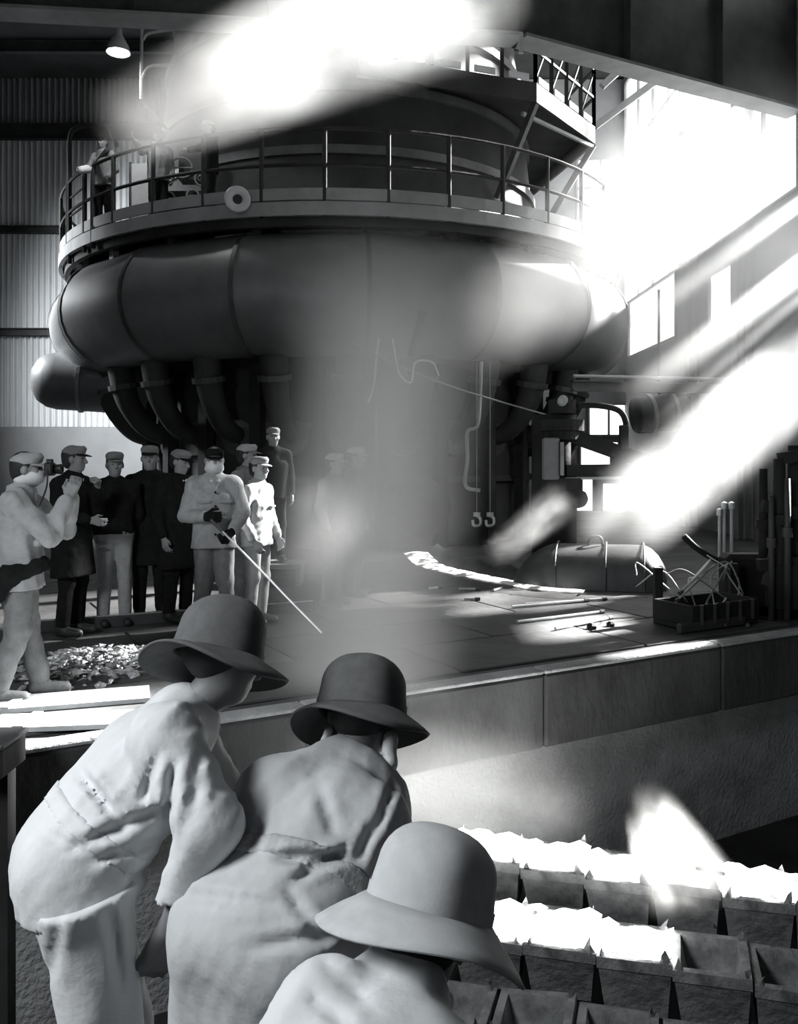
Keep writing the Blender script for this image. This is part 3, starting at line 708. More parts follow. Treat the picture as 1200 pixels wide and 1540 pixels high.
# glittering slag by the photographer: loose shards
b = MB(deck(130, 1005)); base = deck(130, 1005)
for k in range(520):
    u, v = random.gauss(0, .26), random.gauss(0, .33)
    p = base+Vector((u+v*.25, v, 0)); s_ = random.uniform(.012, .05)
    hz = max(0, .12-.25*(u*u+v*v))
    p.z = random.uniform(0, hz)+s_*.3
    R = Matrix.Rotation(random.uniform(0, 6.3), 3, 'Z') @ Matrix.Rotation(random.uniform(-.9, .9), 3, 'X')
    pts = [R @ Vector((math.cos(t)*s_*random.uniform(.6, 1.6), math.sin(t)*s_*random.uniform(.5, 1), 0)) for t in (0, 1.4, 2.6, 4.0, 5.1)]
    vs = [p+x for x in pts]+[p+R @ Vector((0, 0, s_*.5)), p-R @ Vector((0, 0, s_*.3))]
    b.add(vs, [(i, (i+1) % 5, 5) for i in range(5)]+[((i+1) % 5, i, 6) for i in range(5)])
tag(b.build('slag_shards', M_SLAG), 'glittering litter of slag shards and spatter on the deck by the photographer', 'slag', kind='stuff')
# boards on the left deck, the sunlit band put into their pale colour
for k, ((x0, y0), (x1, y1), wd, lab) in enumerate((((-30, 1066), (225, 1046), .34, 'pale plank on the left deck, the farther of two'), ((-10, 1092), (250, 1082), .3, 'pale plank on the left deck, at the edge'))):
    a, c = deck(x0, y0)+Vector((0, 0, .015)), deck(x1, y1)+Vector((0, 0, .015))
    o = empty('plank', a, lab, 'plank', 'planks on the left deck'); MB(a).bar(a, c, wd, .03).build('board', M_PLANK, o)
    d = (c-a); MB(a).bar(a+d*.2+Vector((0, -wd/2, .02)), a+d*.2+Vector((0, wd/2, .02)), .06, .012).build('batten', M_PLANK, o)
# low kerb between the bystanders and deck
a, c = deck(30, 952), deck(470, 918); b = MB(a); o = empty('kerb_rail', a, 'low straight rail on the deck in front of the bystanders', 'rail')
b.bar(a+Vector((0, 0, .05)), c+Vector((0, 0, .05)), .1, .1).build('rail', M_STEEL, o); MB(a).bar(a+Vector((0, 0, .105)), c+Vector((0, 0, .105)), .03, .012).build('worn_edge', M_BRIGHT, o)

# ------------------------------------------------------------------ pendant lamp
c = at(178, 80, 14.5)
lp = empty('pendant_lamp', (c.x, c.y, c.z), 'lit pendant lamp with bell shade under the dark roof', 'lamp')
MB(c).lathe([(.04, .42), (.06, .40), (.07, .3), (.1, .25), (.17, .12), (.2, .02), (.205, 0), (.19, .01), (.16, .11), (.05, .26)], c, n=28).build('shade', M_GREY, lp, True)
MB(c).lathe([(0, -.03), (.1, -.02), (.17, .02), (.17, .05), (0, .08)], c, n=24).build('bulb', M_BULB, lp, True)
MB(c).tube([c+Vector((0, 0, .4)), Vector((c.x, c.y, 13.98))], .02, 8).build('drop_rod', M_STEEL, lp)
ll = bpy.data.lights.new('pendant_lamp_light', 'SPOT'); ll.energy = 150; ll.spot_size = 2.4; ll.shadow_soft_size = .15
lo = bpy.data.objects.new('pendant_lamp_light', ll); C.objects.link(lo); lo.location = c+Vector((0, 0, -.08)); 
# pale conduit beside it
a, q = at(212, 150, 14.8), at(213, 48, 14.8)
o = empty('conduit', a, 'pale vertical conduit with side arms beside the pendant lamp', 'conduit')
MB(a).tube([a, q, Vector((q.x, q.y, 13.98))], .03, 8).build('riser', M_GREY, o)
MB(a).tube(bez([at(215, 60, 14.8), at(225, 50, 14.8), at(262, 44, 14.8)], 5), .025, 8).build('side_arm', M_GREY, o)
MB(a).tube(bez([at(213, 118, 14.8), at(225, 100, 14.8), at(260, 98, 14.8)], 5), .025, 8).build('side_arm', M_GREY, o)
MB(a).tube([a, Vector((a.x+.1, 16.2, a.z))], .025, 6).build('wall_tie', M_GREY, o)

# ------------------------------------------------------------------ pig casting machine in the pit
PD = Vector((.955, -.297, 0)); PN = Vector((-.297, -.955, 0)); PZ = -1.02; P0 = Vector((.1, 6.1, 0)); RP = .66; DROP = .13
def ppt(t, row, z): p = P0+PD*t+PN*row*RP; return Vector((p.x, p.y, z))
def mould_me():
    b = MB(); Lx, Wy, H, t = .41, .44, .34, .045
    ox, oy, bx, by = Lx/2, Wy/2, Lx/2-.035, Wy/2-.09
    def rg(x, y, z): return [(-x, -y, z), (x, -y, z), (x, y, z), (-x, y, z)]
    v = rg(bx, by, -H)+rg(ox-.01, oy-.01, -.07)+rg(ox, oy, -.06)+rg(ox, oy, 0)+rg(ox-t, oy-t, 0)+rg(bx-t, by-t, -H*.55); f = [(3, 2, 1, 0)]
    for k in range(5):
        for i in range(4): j = (i+1) % 4; f.append((4*k+i, 4*k+j, 4*k+4+j, 4*k+4+i))
    f.append((20, 21, 22, 23))
    return b.add(v, f).me('mould')
MM = mould_me(); MM.materials.append(M_MOULD)
LUG = MB().add([(-.04, -.03, 0), (.04, -.03, 0), (.04, .03, 0), (-.04, .03, 0), (.01, 0, .12), (-.02, .02, .07), (.03, -.01, .06)], [(0, 1, 6), (1, 2, 6), (6, 2, 4), (2, 3, 5), (3, 0, 5), (0, 6, 5), (5, 6, 4), (2, 5, 4), (3, 2, 1, 0)]).me('lug'); LUG.materials.append(M_MOULD)
def melt_me(seed):
    r_ = random.Random(seed); b = MB(); n = 6; vs, fs = [], []
    for i in range(n+1):
        for j in range(n+1):
            x = -.225+.45*i/n; y = -.19+.38*j/n
            vs.append((x, y, .012+r_.uniform(-.025, .03)-(.03 if j in (0, n) and r_.random() < .4 else 0)))
    for i in range(n):
        for j in range(n): fs.append((i*(n+1)+j, (i+1)*(n+1)+j, (i+1)*(n+1)+j+1, i*(n+1)+j+1))
    m = b.add(vs, fs).me('melt', True); m.materials.append(M_MOLTEN); return m
MELTS = [melt_me(k) for k in range(4)]
pang = math.atan2(PD.y, PD.x)
rowname = ['rearmost mould strand', 'second mould strand', 'third mould strand', 'fourth mould strand', 'front mould strand']
ordn = ['first', 'second', 'third', 'fourth', 'fifth', 'sixth', 'seventh', 'eighth', 'ninth', 'tenth', 'eleventh', 'twelfth']
for row in range(4):
    n = 0
    for i in range(0, 12):
        t = -.25+i*(.43 if row > 1 else .415)+(.12 if row % 2 else 0)
        p = ppt(t, row, PZ-DROP*row+random.uniform(-.015, .015))
        px = CX+p.x/p.y*F; py = HY+(EYE-p.z)/p.y*F
        if px > 1290 or px < 560 or py > 1640: continue
        full = row == 0 or (row == 1 and px < 1060)
        lab = ('mould brimming with molten iron, ' if full else 'empty cast-iron mould, ')+ordn[n]+' from left in the '+rowname[row]; n += 1
        o = empty('pig_mould', p, lab, 'mould', 'moulds of the casting machine')
        o.rotation_euler = (random.uniform(-.05, .05), random.uniform(-.05, .05)-.06*(row >= 2), pang+random.uniform(-.03, .03))
        link('pan', MM, None, o)
        for sx, sy in ((-.17, -.19), (.17, -.19), (.17, .19)):
            l = link('lug', LUG, None, o); l.location = (sx, sy, -.012); l.rotation_euler = (random.uniform(-.3, .3), random.uniform(-.3, .3), random.uniform(0, 3)); l.scale = [random.uniform(.45, .85)]*3
        if full: link('melt', MELTS[i % 4], None, o)
cf = empty('conveyor_frame', ppt(2, 2, -1.9), 'dark conveyor frame carrying the mould strands in the pit', 'frame')
for row in range(5):
    zz = PZ-DROP*row-.36+DROP*.5
    a, c = ppt(-.6, row-.5, zz), ppt(4.8, row-.5, zz)
    MB(ppt(2, 2, -1.9)).bar(a, c, .07, .12).build('chain_beam', M_BLACK, cf)
    for t in (0, 1.5, 3, 4.5):
        p = ppt(t, row-.5, zz); MB(ppt(2, 2, -1.9)).bar(Vector((p.x, p.y, -1.9)), p, .08, .08).build('trestle', M_BLACK, cf)
# small bracket in front of the flame
p = at(1075, 1310, 5.35); o = empty('splash_bracket', p, 'thin dark bracket standing beside the flame', 'bracket')
MB(p).bar(p, p+Vector((.0, 0, -.35)), .02, .02).build('upright', M_STEEL, o); MB(p).bar(p+Vector((-.12, 0, .02)), p+Vector((.06, 0, -.02)), .02, .02).build('arm', M_STEEL, o)

# ------------------------------------------------------------------ people
class SDF:
    """smooth union of tapered capsules and ellipsoids, meshed by surface nets"""
    def __init__(s, h): s.h = h; s.p = []; s.cuts = []; s.fold = None; s.sub = []
    def cap(s, a, b, r1, r2=None, k=.03): s.p.append(('c', np.array(a, float), np.array(b, float), r1, r1 if r2 is None else r2, k)); return s
    def ell(s, c, r, B=None, k=.02): s.p.append(('e', np.array(c, float), np.array(r, float), np.eye(3) if B is None else np.array(B, float), k)); return s
    def dig(s, c, r, k=.01): s.sub.append((np.array(c, float), r, k)); return s
    def cut(s, p, n): s.cuts.append((np.array(p, float), np.array(n, float))); return s
    def mesh(s, name, org):
        lo = np.full(3, 1e9); hi = -lo
        for q in s.p:
            if q[0] == 'c': pts = np.stack([q[1], q[2]]); r = max(q[3], q[4])
            else: pts = q[1][None]; r = q[2].max()
            lo = np.minimum(lo, pts.min(0)-r-.05); hi = np.maximum(hi, pts.max(0)+r+.05)
        h = s.h; N = np.ceil((hi-lo)/h).astype(int)+2
        ax = [lo[i]+h*np.arange(N[i]) for i in range(3)]
        D = np.full(N, .2, np.float32); marg = .07
        for q in s.p:
            if q[0] == 'c': pts = np.stack([q[1], q[2]]); r = max(q[3], q[4])
            else: pts = q[1][None]; r = q[2].max()
            i0 = np.clip(np.floor((pts.min(0)-r-marg-lo)/h).astype(int), 0, N-1); i1 = np.clip(np.ceil((pts.max(0)+r+marg-lo)/h).astype(int)+1, 1, N)
            sl = tuple(slice(i0[i], i1[i]) for i in range(3))
            X = ax[0][sl[0]][:, None, None]; Y = ax[1][sl[1]][None, :, None]; Z = ax[2][sl[2]][None, None, :]
            if q[0] == 'c':
                a, b, r1, r2, k = q[1:]
                ba = b-a; bb = max(ba@ba, 1e-9)
                t = np.clip(((X-a[0])*ba[0]+(Y-a[1])*ba[1]+(Z-a[2])*ba[2])/bb, 0, 1)
                d = np.sqrt((X-a[0]-ba[0]*t)**2+(Y-a[1]-ba[1]*t)**2+(Z-a[2]-ba[2]*t)**2)-(r1+(r2-r1)*t)
            else:
                c, rr, B, k = q[1:]
                u = [(X-c[0])*B[i][0]+(Y-c[1])*B[i][1]+(Z-c[2])*B[i][2] for i in range(3)]
                k0 = np.sqrt(sum((u[i]/rr[i])**2 for i in range(3)))+1e-6; k1 = np.sqrt(sum((u[i]/rr[i]**2)**2 for i in range(3)))+1e-6
                d = k0*(k0-1)/k1
            o = D[sl]; hh = np.clip(.5+.5*(o-d)/k, 0, 1)
            D[sl] = o*(1-hh)+d*hh-k*hh*(1-hh)
        X = ax[0][:, None, None]; Y = ax[1][None, :, None]; Z = ax[2][None, None, :]
        for c, r, k in s.sub:
            d = np.sqrt((X-c[0])**2+(Y-c[1])**2+(Z-c[2])**2)-r
            hh = np.clip(.5-.5*(D+d)/k, 0, 1); D = D*(1-hh)-d*hh+k*hh*(1-hh)
        if s.fold is not None: D = D+s.fold(X, Y, Z)
        for p, n in s.cuts: D = np.maximum(D, (X-p[0])*n[0]+(Y-p[1])*n[1]+(Z-p[2])*n[2])
        D = D.astype(np.float32)
        ins = D < 0
        cnt = sum(ins[i:N[0]-1+i, j:N[1]-1+j, k:N[2]-1+k].astype(np.int8) for i in (0, 1) for j in (0, 1) for k in (0, 1))
        act = np.argwhere((cnt > 0) & (cnt < 8)); idm = np.full(cnt.shape, -1, np.int64); idm[tuple(act.T)] = np.arange(len(act))
        acc = np.zeros((len(act), 3)); num = np.zeros(len(act))
        for a in range(3):
            for u in (0, 1):
                for v in (0, 1):
                    o0 = np.zeros(3, int); o0[(a+1) % 3] = u; o0[(a+2) % 3] = v; o1 = o0.copy(); o1[a] = 1
                    d0 = D[tuple((act+o0).T)]; d1 = D[tuple((act+o1).T)]; m = (d0 < 0) != (d1 < 0)
                    t = np.where(m, d0/np.where(m, d0-d1, 1), 0); p = o0+np.outer(t, np.eye(3)[a]); acc += p*m[:, None]; num += m
        V = lo+h*(act+acc/num[:, None])-np.array(org)
        Q = []
        for a in range(3):
            b_, c_ = (a+1) % 3, (a+2) % 3
            s0 = [slice(None)]*3; s1 = [slice(None)]*3; s0[a] = slice(0, -1); s1[a] = slice(1, None)
            x = ins[tuple(s0)] != ins[tuple(s1)]; e = np.argwhere(x)
            e = e[(e[:, b_] > 0) & (e[:, c_] > 0) & (e[:, b_] < N[b_]-1) & (e[:, c_] < N[c_]-1)]
            eb_ = np.eye(3, dtype=int)
            q = np.stack([idm[tuple((e-o).T)] for o in (0*eb_[b_], eb_[b_], eb_[b_]+eb_[c_], eb_[c_])], 1)
            fl_ = ~ins[tuple(e.T)]
            q[fl_] = q[fl_][:, ::-1]; Q.append(q)
        Q = np.concatenate(Q)
        me = bpy.data.meshes.new(name)
        me.vertices.add(len(V)); me.vertices.foreach_set('co', V.astype(np.float32).ravel())
        me.loops.add(Q.size); me.loops.foreach_set('vertex_index', Q.ravel().astype(np.int32))
        me.polygons.add(len(Q)); me.polygons.foreach_set('loop_start', np.arange(0, Q.size, 4, dtype=np.int32))
        me.polygons.foreach_set('use_smooth', np.ones(len(Q), bool))
        me.update(calc_edges=True); me.validate()
        return me
    def build(s, name, m, parent):
        o = link(name, s.mesh(name, parent.location), m, parent); return o

def folds(amp, seed, axis=(0, 0, 1), wl=.11, pts=(), along=.75):
    """cloth folds running along AXIS, stronger and finer near the joints PTS"""
    r_ = np.random.default_rng(seed); W = []
    axis = np.array(axis, float); axis /= np.linalg.norm(axis)
    for i in range(7):
        d = r_.normal(size=3); d -= axis*(d@axis)*along; d /= np.linalg.norm(d)
        w_ = wl*r_.uniform(.7, 1.5)*(1 if i < 4 else .6)
        W.append((d*2*PI/w_, r_.uniform(0, 6.3), r_.normal(size=3)*2*PI/(wl*3.0), r_.uniform(0, 6.3), r_.uniform(.6, 1)*(1 if i < 4 else .55), i >= 4))
    def f(X, Y, Z):
        wt = 0.0
        for c in pts: wt = wt+np.exp(-((X-c[0])**2+(Y-c[1])**2+(Z-c[2])**2)/(2*.12**2))
        wt = np.minimum(wt, 1) if len(pts) else .5
        o = 0
        for d, ph, e, pe, a, fine in W:
            s_ = np.sin(X*d[0]+Y*d[1]+Z*d[2]+ph+1.3*np.sin(X*e[0]+Y*e[1]+Z*e[2]+pe)); q = (np.maximum(0, 1-np.abs(s_)*1.5)**1.2-.25) if fine else .55*s_
            o = o+a*q*((.9*wt) if fine else (.55+.5*wt))
        return (-amp*o*.8).astype(np.float32)
    return f
def creased(base, cr):
    """adds single modelled folds: (x0, y0, x1, y1, width, depth) as seen from the front of the picture"""
    def f(X, Y, Z):
        o = base(X, Y, Z); yy = np.maximum(Y, .3); U = CX+X/yy*F; V = HY+(EYE-Z)/yy*F+0*X
        for x0, y0, x1, y1, w_, a in cr:
            dx, dy = x1-x0, y1-y0; L = math.hypot(dx, dy); t = ((U-x0)*dx+(V-y0)*dy)/L**2; sd = ((U-x0)*dy-(V-y0)*dx)/L
            tp = np.exp(-np.maximum(0, np.abs(t-.5)-.25)**2/(2*.15**2))
            o = o+a*tp*(np.exp(-(sd/w_)**2)-.55*np.exp(-((sd-1.6*w_)/(1.1*w_))**2)-.35*np.exp(-((sd+1.7*w_)/(1.2*w_))**2))
        return o.astype(np.float32)
    return f
def nv(v): v = np.array(v, float); return v/(np.linalg.norm(v)+1e-9)
def basis(fwd, upv):
    f = nv(fwd); u = np.array(upv, float); u = nv(u-f*(u@f)); return np.cross(f, u), f, u   # right, fwd, up

def hand(S, wr, d, side, palm, curl=.5, sc=1.0, side_sign=1):
    """palm + four curled fingers + thumb; d: hand direction, palm: palm normal"""
    d = nv(d); pn = np.array(palm, float); pn = nv(pn-d*(pn@d)); s_ = np.cross(d, pn)*side_sign
    wr = np.array(wr, float); kn = wr+d*.085*sc
    for q in (-.028, 0, .028): S.cap(wr+s_*q*.6*sc, kn+s_*q*sc, .016*sc, .015*sc, .015)
    for i, (q, L) in enumerate(((-.032, .068), (-.011, .08), (.011, .085), (.032, .072))):
        a = kn+s_*q*sc; c1 = curl*1.0; c2 = curl*2.2
        b_ = a+(d*math.cos(c1)+pn*math.sin(c1))*L*.55*sc; e = b_+(d*math.cos(c2)+pn*math.sin(c2))*L*.55*sc
        S.cap(a, b_, .0105*sc, .0095*sc, .006).cap(b_, e, .0095*sc, .0085*sc, .006)
    t0 = wr+s_*.03*sc+d*.02*sc; t1 = t0+(s_*.6+d*.75+pn*.35*curl)*.045*sc; t2 = t1+(d*.9+pn*.6*curl)*.035*sc
    S.cap(t0, t1, .014*sc, .012*sc, .01).cap(t1, t2, .012*sc, .010*sc, .006)

def head(S, c, f, u, sc=1.0):
    rt, f, u = basis(f, u); B = [rt, f, u]; P = lambda x, y, z: np.array(c, float)+(rt*x+f*y+u*z)*sc
    S.ell(P(0, -.012, .03), np.array((.078, .098, .10))*sc, B, .02)
    S.ell(P(0, .028, -.045), np.array((.058, .066, .075))*sc, B, .03)
    S.ell(P(0, .055, -.088), np.array((.03, .032, .026))*sc, B, .02)
    S.cap(P(0, .09, .012), P(0, .112, -.026), .011*sc, .016*sc, .012)
    S.cap(P(-.03, .083, .03), P(.03, .083, .03), .013*sc, .013*sc, .015)
    S.cap(P(-.017, .086, -.062), P(.017, .086, -.062), .010*sc, .010*sc, .008)
    for s_ in (-1, 1):
        S.ell(P(s_*.08, -.005, -.005), np.array((.013, .024, .034))*sc, B, .008)
        S.cap(P(s_*.045, .066, -.02), P(s_*.038, .07, -.03), .02*sc, .018*sc, .02)
        S.dig(P(s_*.032, .1, .008), .011*sc, .012)
    return rt, f, u, P

def bucket_hat(parent, c, f, u, mat_, r0=.098, hc=.135, rb=.20, droop=.35, wav=.25, ph=0.0, name='hat', lean=0.0, bs=1.0):
    rt, f, u = [Vector(x) for x in basis(f, u)]; c = Vector(c)-parent.location; n = 64
    vs, fs = [], []; prof = []
    for t in (0, .1, .22, .34, .46, .58, .7, .8, .9, 1): 
        a = t*PI/2; prof.append((r0*math.sin(a)**.8*(.99), hc*(1-(1-math.cos(a))**1.0*.55)))
    # crown sides down to the band
    prof += [(r0*1.0, hc*.36), (r0*1.02, hc*.22), (r0*1.04, hc*.08), (r0*1.03, 0.0)]
    m0 = len(prof)
    brim = [(0, .0), (.08, .004), (.3, 0), (.55, 0), (.8, 0), (1.0, 0)]
    for k in range(n):
        a = 2*PI*k/n; dr = rt*math.cos(a)+f*math.sin(a)
        dent = 1+.03*math.sin(3*a+ph)+.02*math.sin(5*a)
        for r, h in prof: vs.append(c+dr*r*dent+u*h+f*(lean*h))
        dp = droop*(1+wav*math.sin(2*a+ph)+.5*wav*math.sin(3*a+ph*1.7)); 
        for t, h in brim[1:]:
            L = (rb-r0)*t*(1+.08*math.sin(2*a+ph+1)); vs.append(c+dr*(r0*1.03*dent+L*math.cos(dp))+u*(h-L*math.sin(dp)-.02*t*t))
    m = m0+len(brim)-1
    for k in range(n):
        k2 = (k+1) % n
        for j in range(m-1): fs.append((k*m+j, k*m+j+1, k2*m+j+1, k2*m+j))
    b = MB(); b.add(vs, fs); o = link(name, b.me(name, True), mat_, parent)
    md = o.modifiers.new('thick', 'SOLIDIFY'); md.thickness = .006; md.offset = 1
    # band: part of the hat
    vs, fs = [], []
    for k in range(n):
        a = 2*PI*k/n; dr = rt*math.cos(a)+f*math.sin(a); dent = 1+.03*math.sin(3*a+ph)+.02*math.sin(5*a)
        vs += [c+dr*(r0*1.03*dent+.008)+u*.004, c+dr*(r0*1.03*dent+.008)+u*.028+f*(lean*.028)]
    for k in range(n): k2 = (k+1) % n; fs.append((2*k, 2*k2, 2*k2+1, 2*k+1))
    bd = link('hat_band', MB().add(vs, fs).me('hat_band', True), mat_, o)
    return o
def flat_cap(parent, c, f, u, mat_, sc=1.0, visor_mat=None, hang=0):
    rt, f, u = [Vector(x) for x in basis(f, u)]; c = Vector(c)-parent.location; n = 28; vs, fs = [], []
    prof = [(0, .082), (.05, .078), (.08, .066), (.095, .048), (.098, .034), (.093, .02), (.089, 0.0)]
    for k in range(n):
        a = 2*PI*k/n; dr = rt*math.cos(a)*.9+f*math.sin(a)*1.12
        for r, h in prof: vs.append(c+(dr*r+u*(h+.012*math.sin(a)*(r > .06)))*sc)
    m = len(prof)
    for k in range(n):
        k2 = (k+1) % n
        for j in range(m-1): fs.append((k*m+j, k*m+j+1, k2*m+j+1, k2*m+j))
    o = link('cap', MB().add(vs, fs).me('cap', True), mat_, parent)
    vs, fs = [], []; q = 12
    for i in range(q+1):
        a = math.radians(25+130*i/q); dr = rt*math.cos(a)*.9+f*math.sin(a)*1.12; ext = .055*math.sin(PI*i/q)**.6
        vs += [c+(dr*.088+u*.006)*sc, c+(dr*.09+f*ext+u*(.0-.25*ext))*sc, c+(dr*.09+f*ext+u*(-.008-.25*ext))*sc, c+(dr*.086-u*.006)*sc]
    for i in range(q):
        for j in range(4): fs.append((4*i+j, 4*i+(j+1) % 4, 4*i+4+(j+1) % 4, 4*i+4+j))
    link('visor', MB().add(vs, fs).me('visor', True), visor_mat or mat_, o)
    return o

def person(label, J, M, h=.013, group=None, seed=0, sc=1.0, cap=None, hat=None, jacket_len=.12, wide=1.0, glove=False, handcurl=(.5, .5), hdir=None, feet=True, amp=.006, wl=.11, coat=False, loose=1.0, hair=True, eyes=True, org=None, creases=(), belt=None):
    """J: world joints; M: dict of materials"""
    g = lambda k: np.array(J[k], float)
    o_ = empty('person', Vector(org) if org is not None else Vector((g('pelvis')[0], g('pelvis')[1], min(g('anL')[2], g('anR')[2])-.08)), label, 'person', group)
    rt, f, u = basis(J['fwd'], g('neck')-g('pelvis')); hu = J.get('hup', (0, 0, 1)); hf = J.get('hfwd', J['fwd'])
    S = SDF(h)
    pel, neck, hd = g('pelvis'), g('neck'), g('head'); sp = neck-pel; ch = pel+sp*.62
    # body
    S.cap(pel-rt*.06, pel+rt*.06, .10*sc, .10*sc); S.cap(pel-rt*.05, ch-rt*.07, .085*sc, .09*sc).cap(pel+rt*.05, ch+rt*.07, .085*sc, .09*sc)
    S.cap(g('shL'), g('shR'), .055*sc).cap(ch, neck, .09*sc, .06*sc).cap(neck, hd-nv(hu)*.06*sc, .055*sc, .052*sc)
    for s_ in 'LR':
        S.cap(g('sh'+s_), g('el'+s_), .045*sc, .038*sc).cap(g('el'+s_), g('wr'+s_), .036*sc, .026*sc, .02)
        S.cap(g('hip'+s_), g('kn'+s_), .078*sc, .052*sc).cap(g('kn'+s_), g('an'+s_), .05*sc, .036*sc)
        ft = nv(J.get('toe'+s_, J['fwd'])); a = g('an'+s_); S.cap(a-ft*.03*sc+np.array((0, 0, -.04)), a+ft*.15*sc+np.array((0, 0, -.05)), .035*sc, .028*sc)
    def hands(T):
        for i, s_ in enumerate('LR'):
            wr, el = g('wr'+s_), g('el'+s_); d = nv(wr-el) if not hdir or not hdir[i] else nv(hdir[i][0])
            pn = (rt if s_ == 'L' else -rt) if not hdir or not hdir[i] else np.array(hdir[i][1], float)
            hand(T, wr+d*.01, d, s_, pn, handcurl[i], sc*1.02, 1 if s_ == 'R' else -1)
    if not glove: hands(S)
    hrt, hff, huu, HP = head(S, hd, hf, hu, sc)
    S.build('body', M['skin'], o_)
    if glove:
        for i, s_ in enumerate('LR'):
            T = SDF(.008); wr, el = g('wr'+s_), g('el'+s_); d = nv(wr-el) if not hdir or not hdir[i] else nv(hdir[i][0])
            pn = (rt if s_ == 'L' else -rt) if not hdir or not hdir[i] else np.array(hdir[i][1], float)
            hand(T, wr+d*.01, d, s_, pn, handcurl[i], sc*1.22, 1 if s_ == 'R' else -1); T.cap(wr-nv(wr-el)*.05, wr, .04, .034); T.build('glove', M['glove'], o_)
    if hair:
        T = SDF(.008)
        if hat: T.ell(HP(0, -.016, .018), np.array((.084, .103, .098))*sc, [hrt, hff, huu], .01)
        else: T.ell(HP(0, -.022, .035), np.array((.084, .1, .098))*sc, [hrt, hff, huu], .01); T.ell(HP(0, -.05, -.03), np.array((.066, .062, .06))*sc, [hrt, hff, huu], .03)
        T.cut(HP(0, .045, .06), hff*.9-huu*.35); T.build('hair', M.get('hair', M_HAIR), o_)
    if eyes:
        for s_ in (-1, 1):
            p = Vector(HP(s_*.032, .083, .008)); MB(o_.location).lathe([(0, -.007), (.005, -.005), (.007, 0), (.005, .005), (0, .007)], p, hff, 10).build('eye', M_HAIR, o_, True)
    # jacket
    T = SDF(h); L = loose; hem = pel-sp*(jacket_len/.5) 
    T.cap(pel-rt*.07*wide, ch-rt*.085*wide, .112*sc*L, .118*sc*L, .05).cap(pel+rt*.07*wide, ch+rt*.085*wide, .112*sc*L, .118*sc*L, .05)
    T.cap(pel-f*.02, ch, .125*sc*L, .125*sc*L, .05)
    dn = nv(g('knL')+g('knR')-2*pel); hemp = pel+dn*jacket_len
    if coat:
        for s_ in 'LR': T.cap(g('hip'+s_), g('hip'+s_)+(g('kn'+s_)-g('hip'+s_))*.95, .125*sc*L, .145*sc*L, .08)
        T.cap(pel, (g('knL')+g('knR'))/2, .13*sc*L, .15*sc*L, .08)
    else:
        T.cap(pel-rt*.06*wide, hemp-rt*.075*wide+dn*.1, .122*sc*L, .145*sc*L, .04).cap(pel+rt*.06*wide, hemp+rt*.075*wide+dn*.1, .122*sc*L, .145*sc*L, .04)
    T.cap(ch, neck-sp*.06, .115*sc, .088*sc, .05).cap(g('shL'), neck, .074*sc*L, .078*sc, .04).cap(g('shR'), neck, .074*sc*L, .078*sc, .04)
    for s_ in 'LR':
        sh, el, wr = g('sh'+s_), g('el'+s_), g('wr'+s_)
        T.cap(sh, el, .078*sc*L, .066*sc*L, .03).cap(el, el+(wr-el)*.88, .064*sc*L, .052*sc*L, .02)
    T.fold = folds(amp, seed, sp, wl, [g('elL'), g('elR'), pel, pel+dn*.1, g('shL'), g('shR'), (pel+ch)/2])
    if creases: T.fold = creased(T.fold, creases)
    jf = T.fold
    if coat: T.cut(pel+dn*.40, dn)
    else: T.cut(hemp, dn)
    T.build('coat' if coat else 'jacket', M['jacket'], o_)
    if belt:
        T = SDF(h); L2 = L*1.0; e = .007
        T.cap(pel-rt*.07*wide, ch-rt*.085*wide, .112*sc*L2+e, .118*sc*L2+e, .05).cap(pel+rt*.07*wide, ch+rt*.085*wide, .112*sc*L2+e, .118*sc*L2+e, .05).cap(pel-f*.02, ch, .125*sc*L2+e, .125*sc*L2+e, .05)
        T.fold = jf; ax_ = nv(sp); T.cut(pel+sp*belt[1], -ax_).cut(pel+sp*belt[1]+ax_*belt[2], ax_); T.build('belt', belt[0], o_)
    # collar
    cl = SDF(.009); cn = neck+sp*.02
    for k in range(10):
        a0, a1 = 2*PI*k/10, 2*PI*(k+1)/10
        if M.get('open_collar') and k in (2,): continue
        q0 = cn+(rt*math.cos(a0)*.082+f*math.sin(a0)*.078)*sc-sp*.05*math.sin(a0); q1 = cn+(rt*math.cos(a1)*.082+f*math.sin(a1)*.078)*sc-sp*.05*math.sin(a1)
        cl.cap(q0, q1, .021*sc, .021*sc, .01)
    cl.build('collar', M.get('collar', M['jacket']), o_)
    # trousers
    T = SDF(h); L = L*.93; T.cap(pel-rt*.06, pel+rt*.06, .118*sc*L, .118*sc*L, .05)
    for s_ in 'LR':
        hp, kn, an = g('hip'+s_), g('kn'+s_), g('an'+s_)
        T.cap(hp, kn, .108*sc*L, .078*sc*L, .04).cap(kn, an+(kn-an)*.08, .076*sc*L, .07*sc*L, .03); T.cap(pel, hp, .115*sc*L, .11*sc*L, .05)
    T.fold = folds(amp*.8, seed+50, (0, 0, 1), wl*1.1, [g('knL'), g('knR'), g('hipL'), g('hipR')])
    if creases: T.fold = creased(T.fold, creases)
    T.cut(pel+dn*.1 if coat else hemp-dn*.04, -dn)
    T.build('trousers', M['trousers'], o_)
    if feet:
        for s_ in 'LR':
            ft = nv(J.get('toe'+s_, J['fwd'])); a = g('an'+s_); T = SDF(.01)
            T.cap(a-ft*.04*sc+np.array((0, 0, -.035)), a+ft*.17*sc+np.array((0, 0, -.048)), .05*sc, .04*sc).cap(a, a-ft*.02+np.array((0, 0, .05)), .056*sc, .056*sc)
            T.cut((0, 0, a[2]-.085), (0, 0, -1)); T.build('shoe', M.get('shoe', M_LEATH), o_)
    if cap: flat_cap(o_, HP(0, -.004, cap.get('z', .045)), hff+huu*cap.get('tilt', .0), huu, cap['mat'], 1.04*sc, cap.get('visor'))
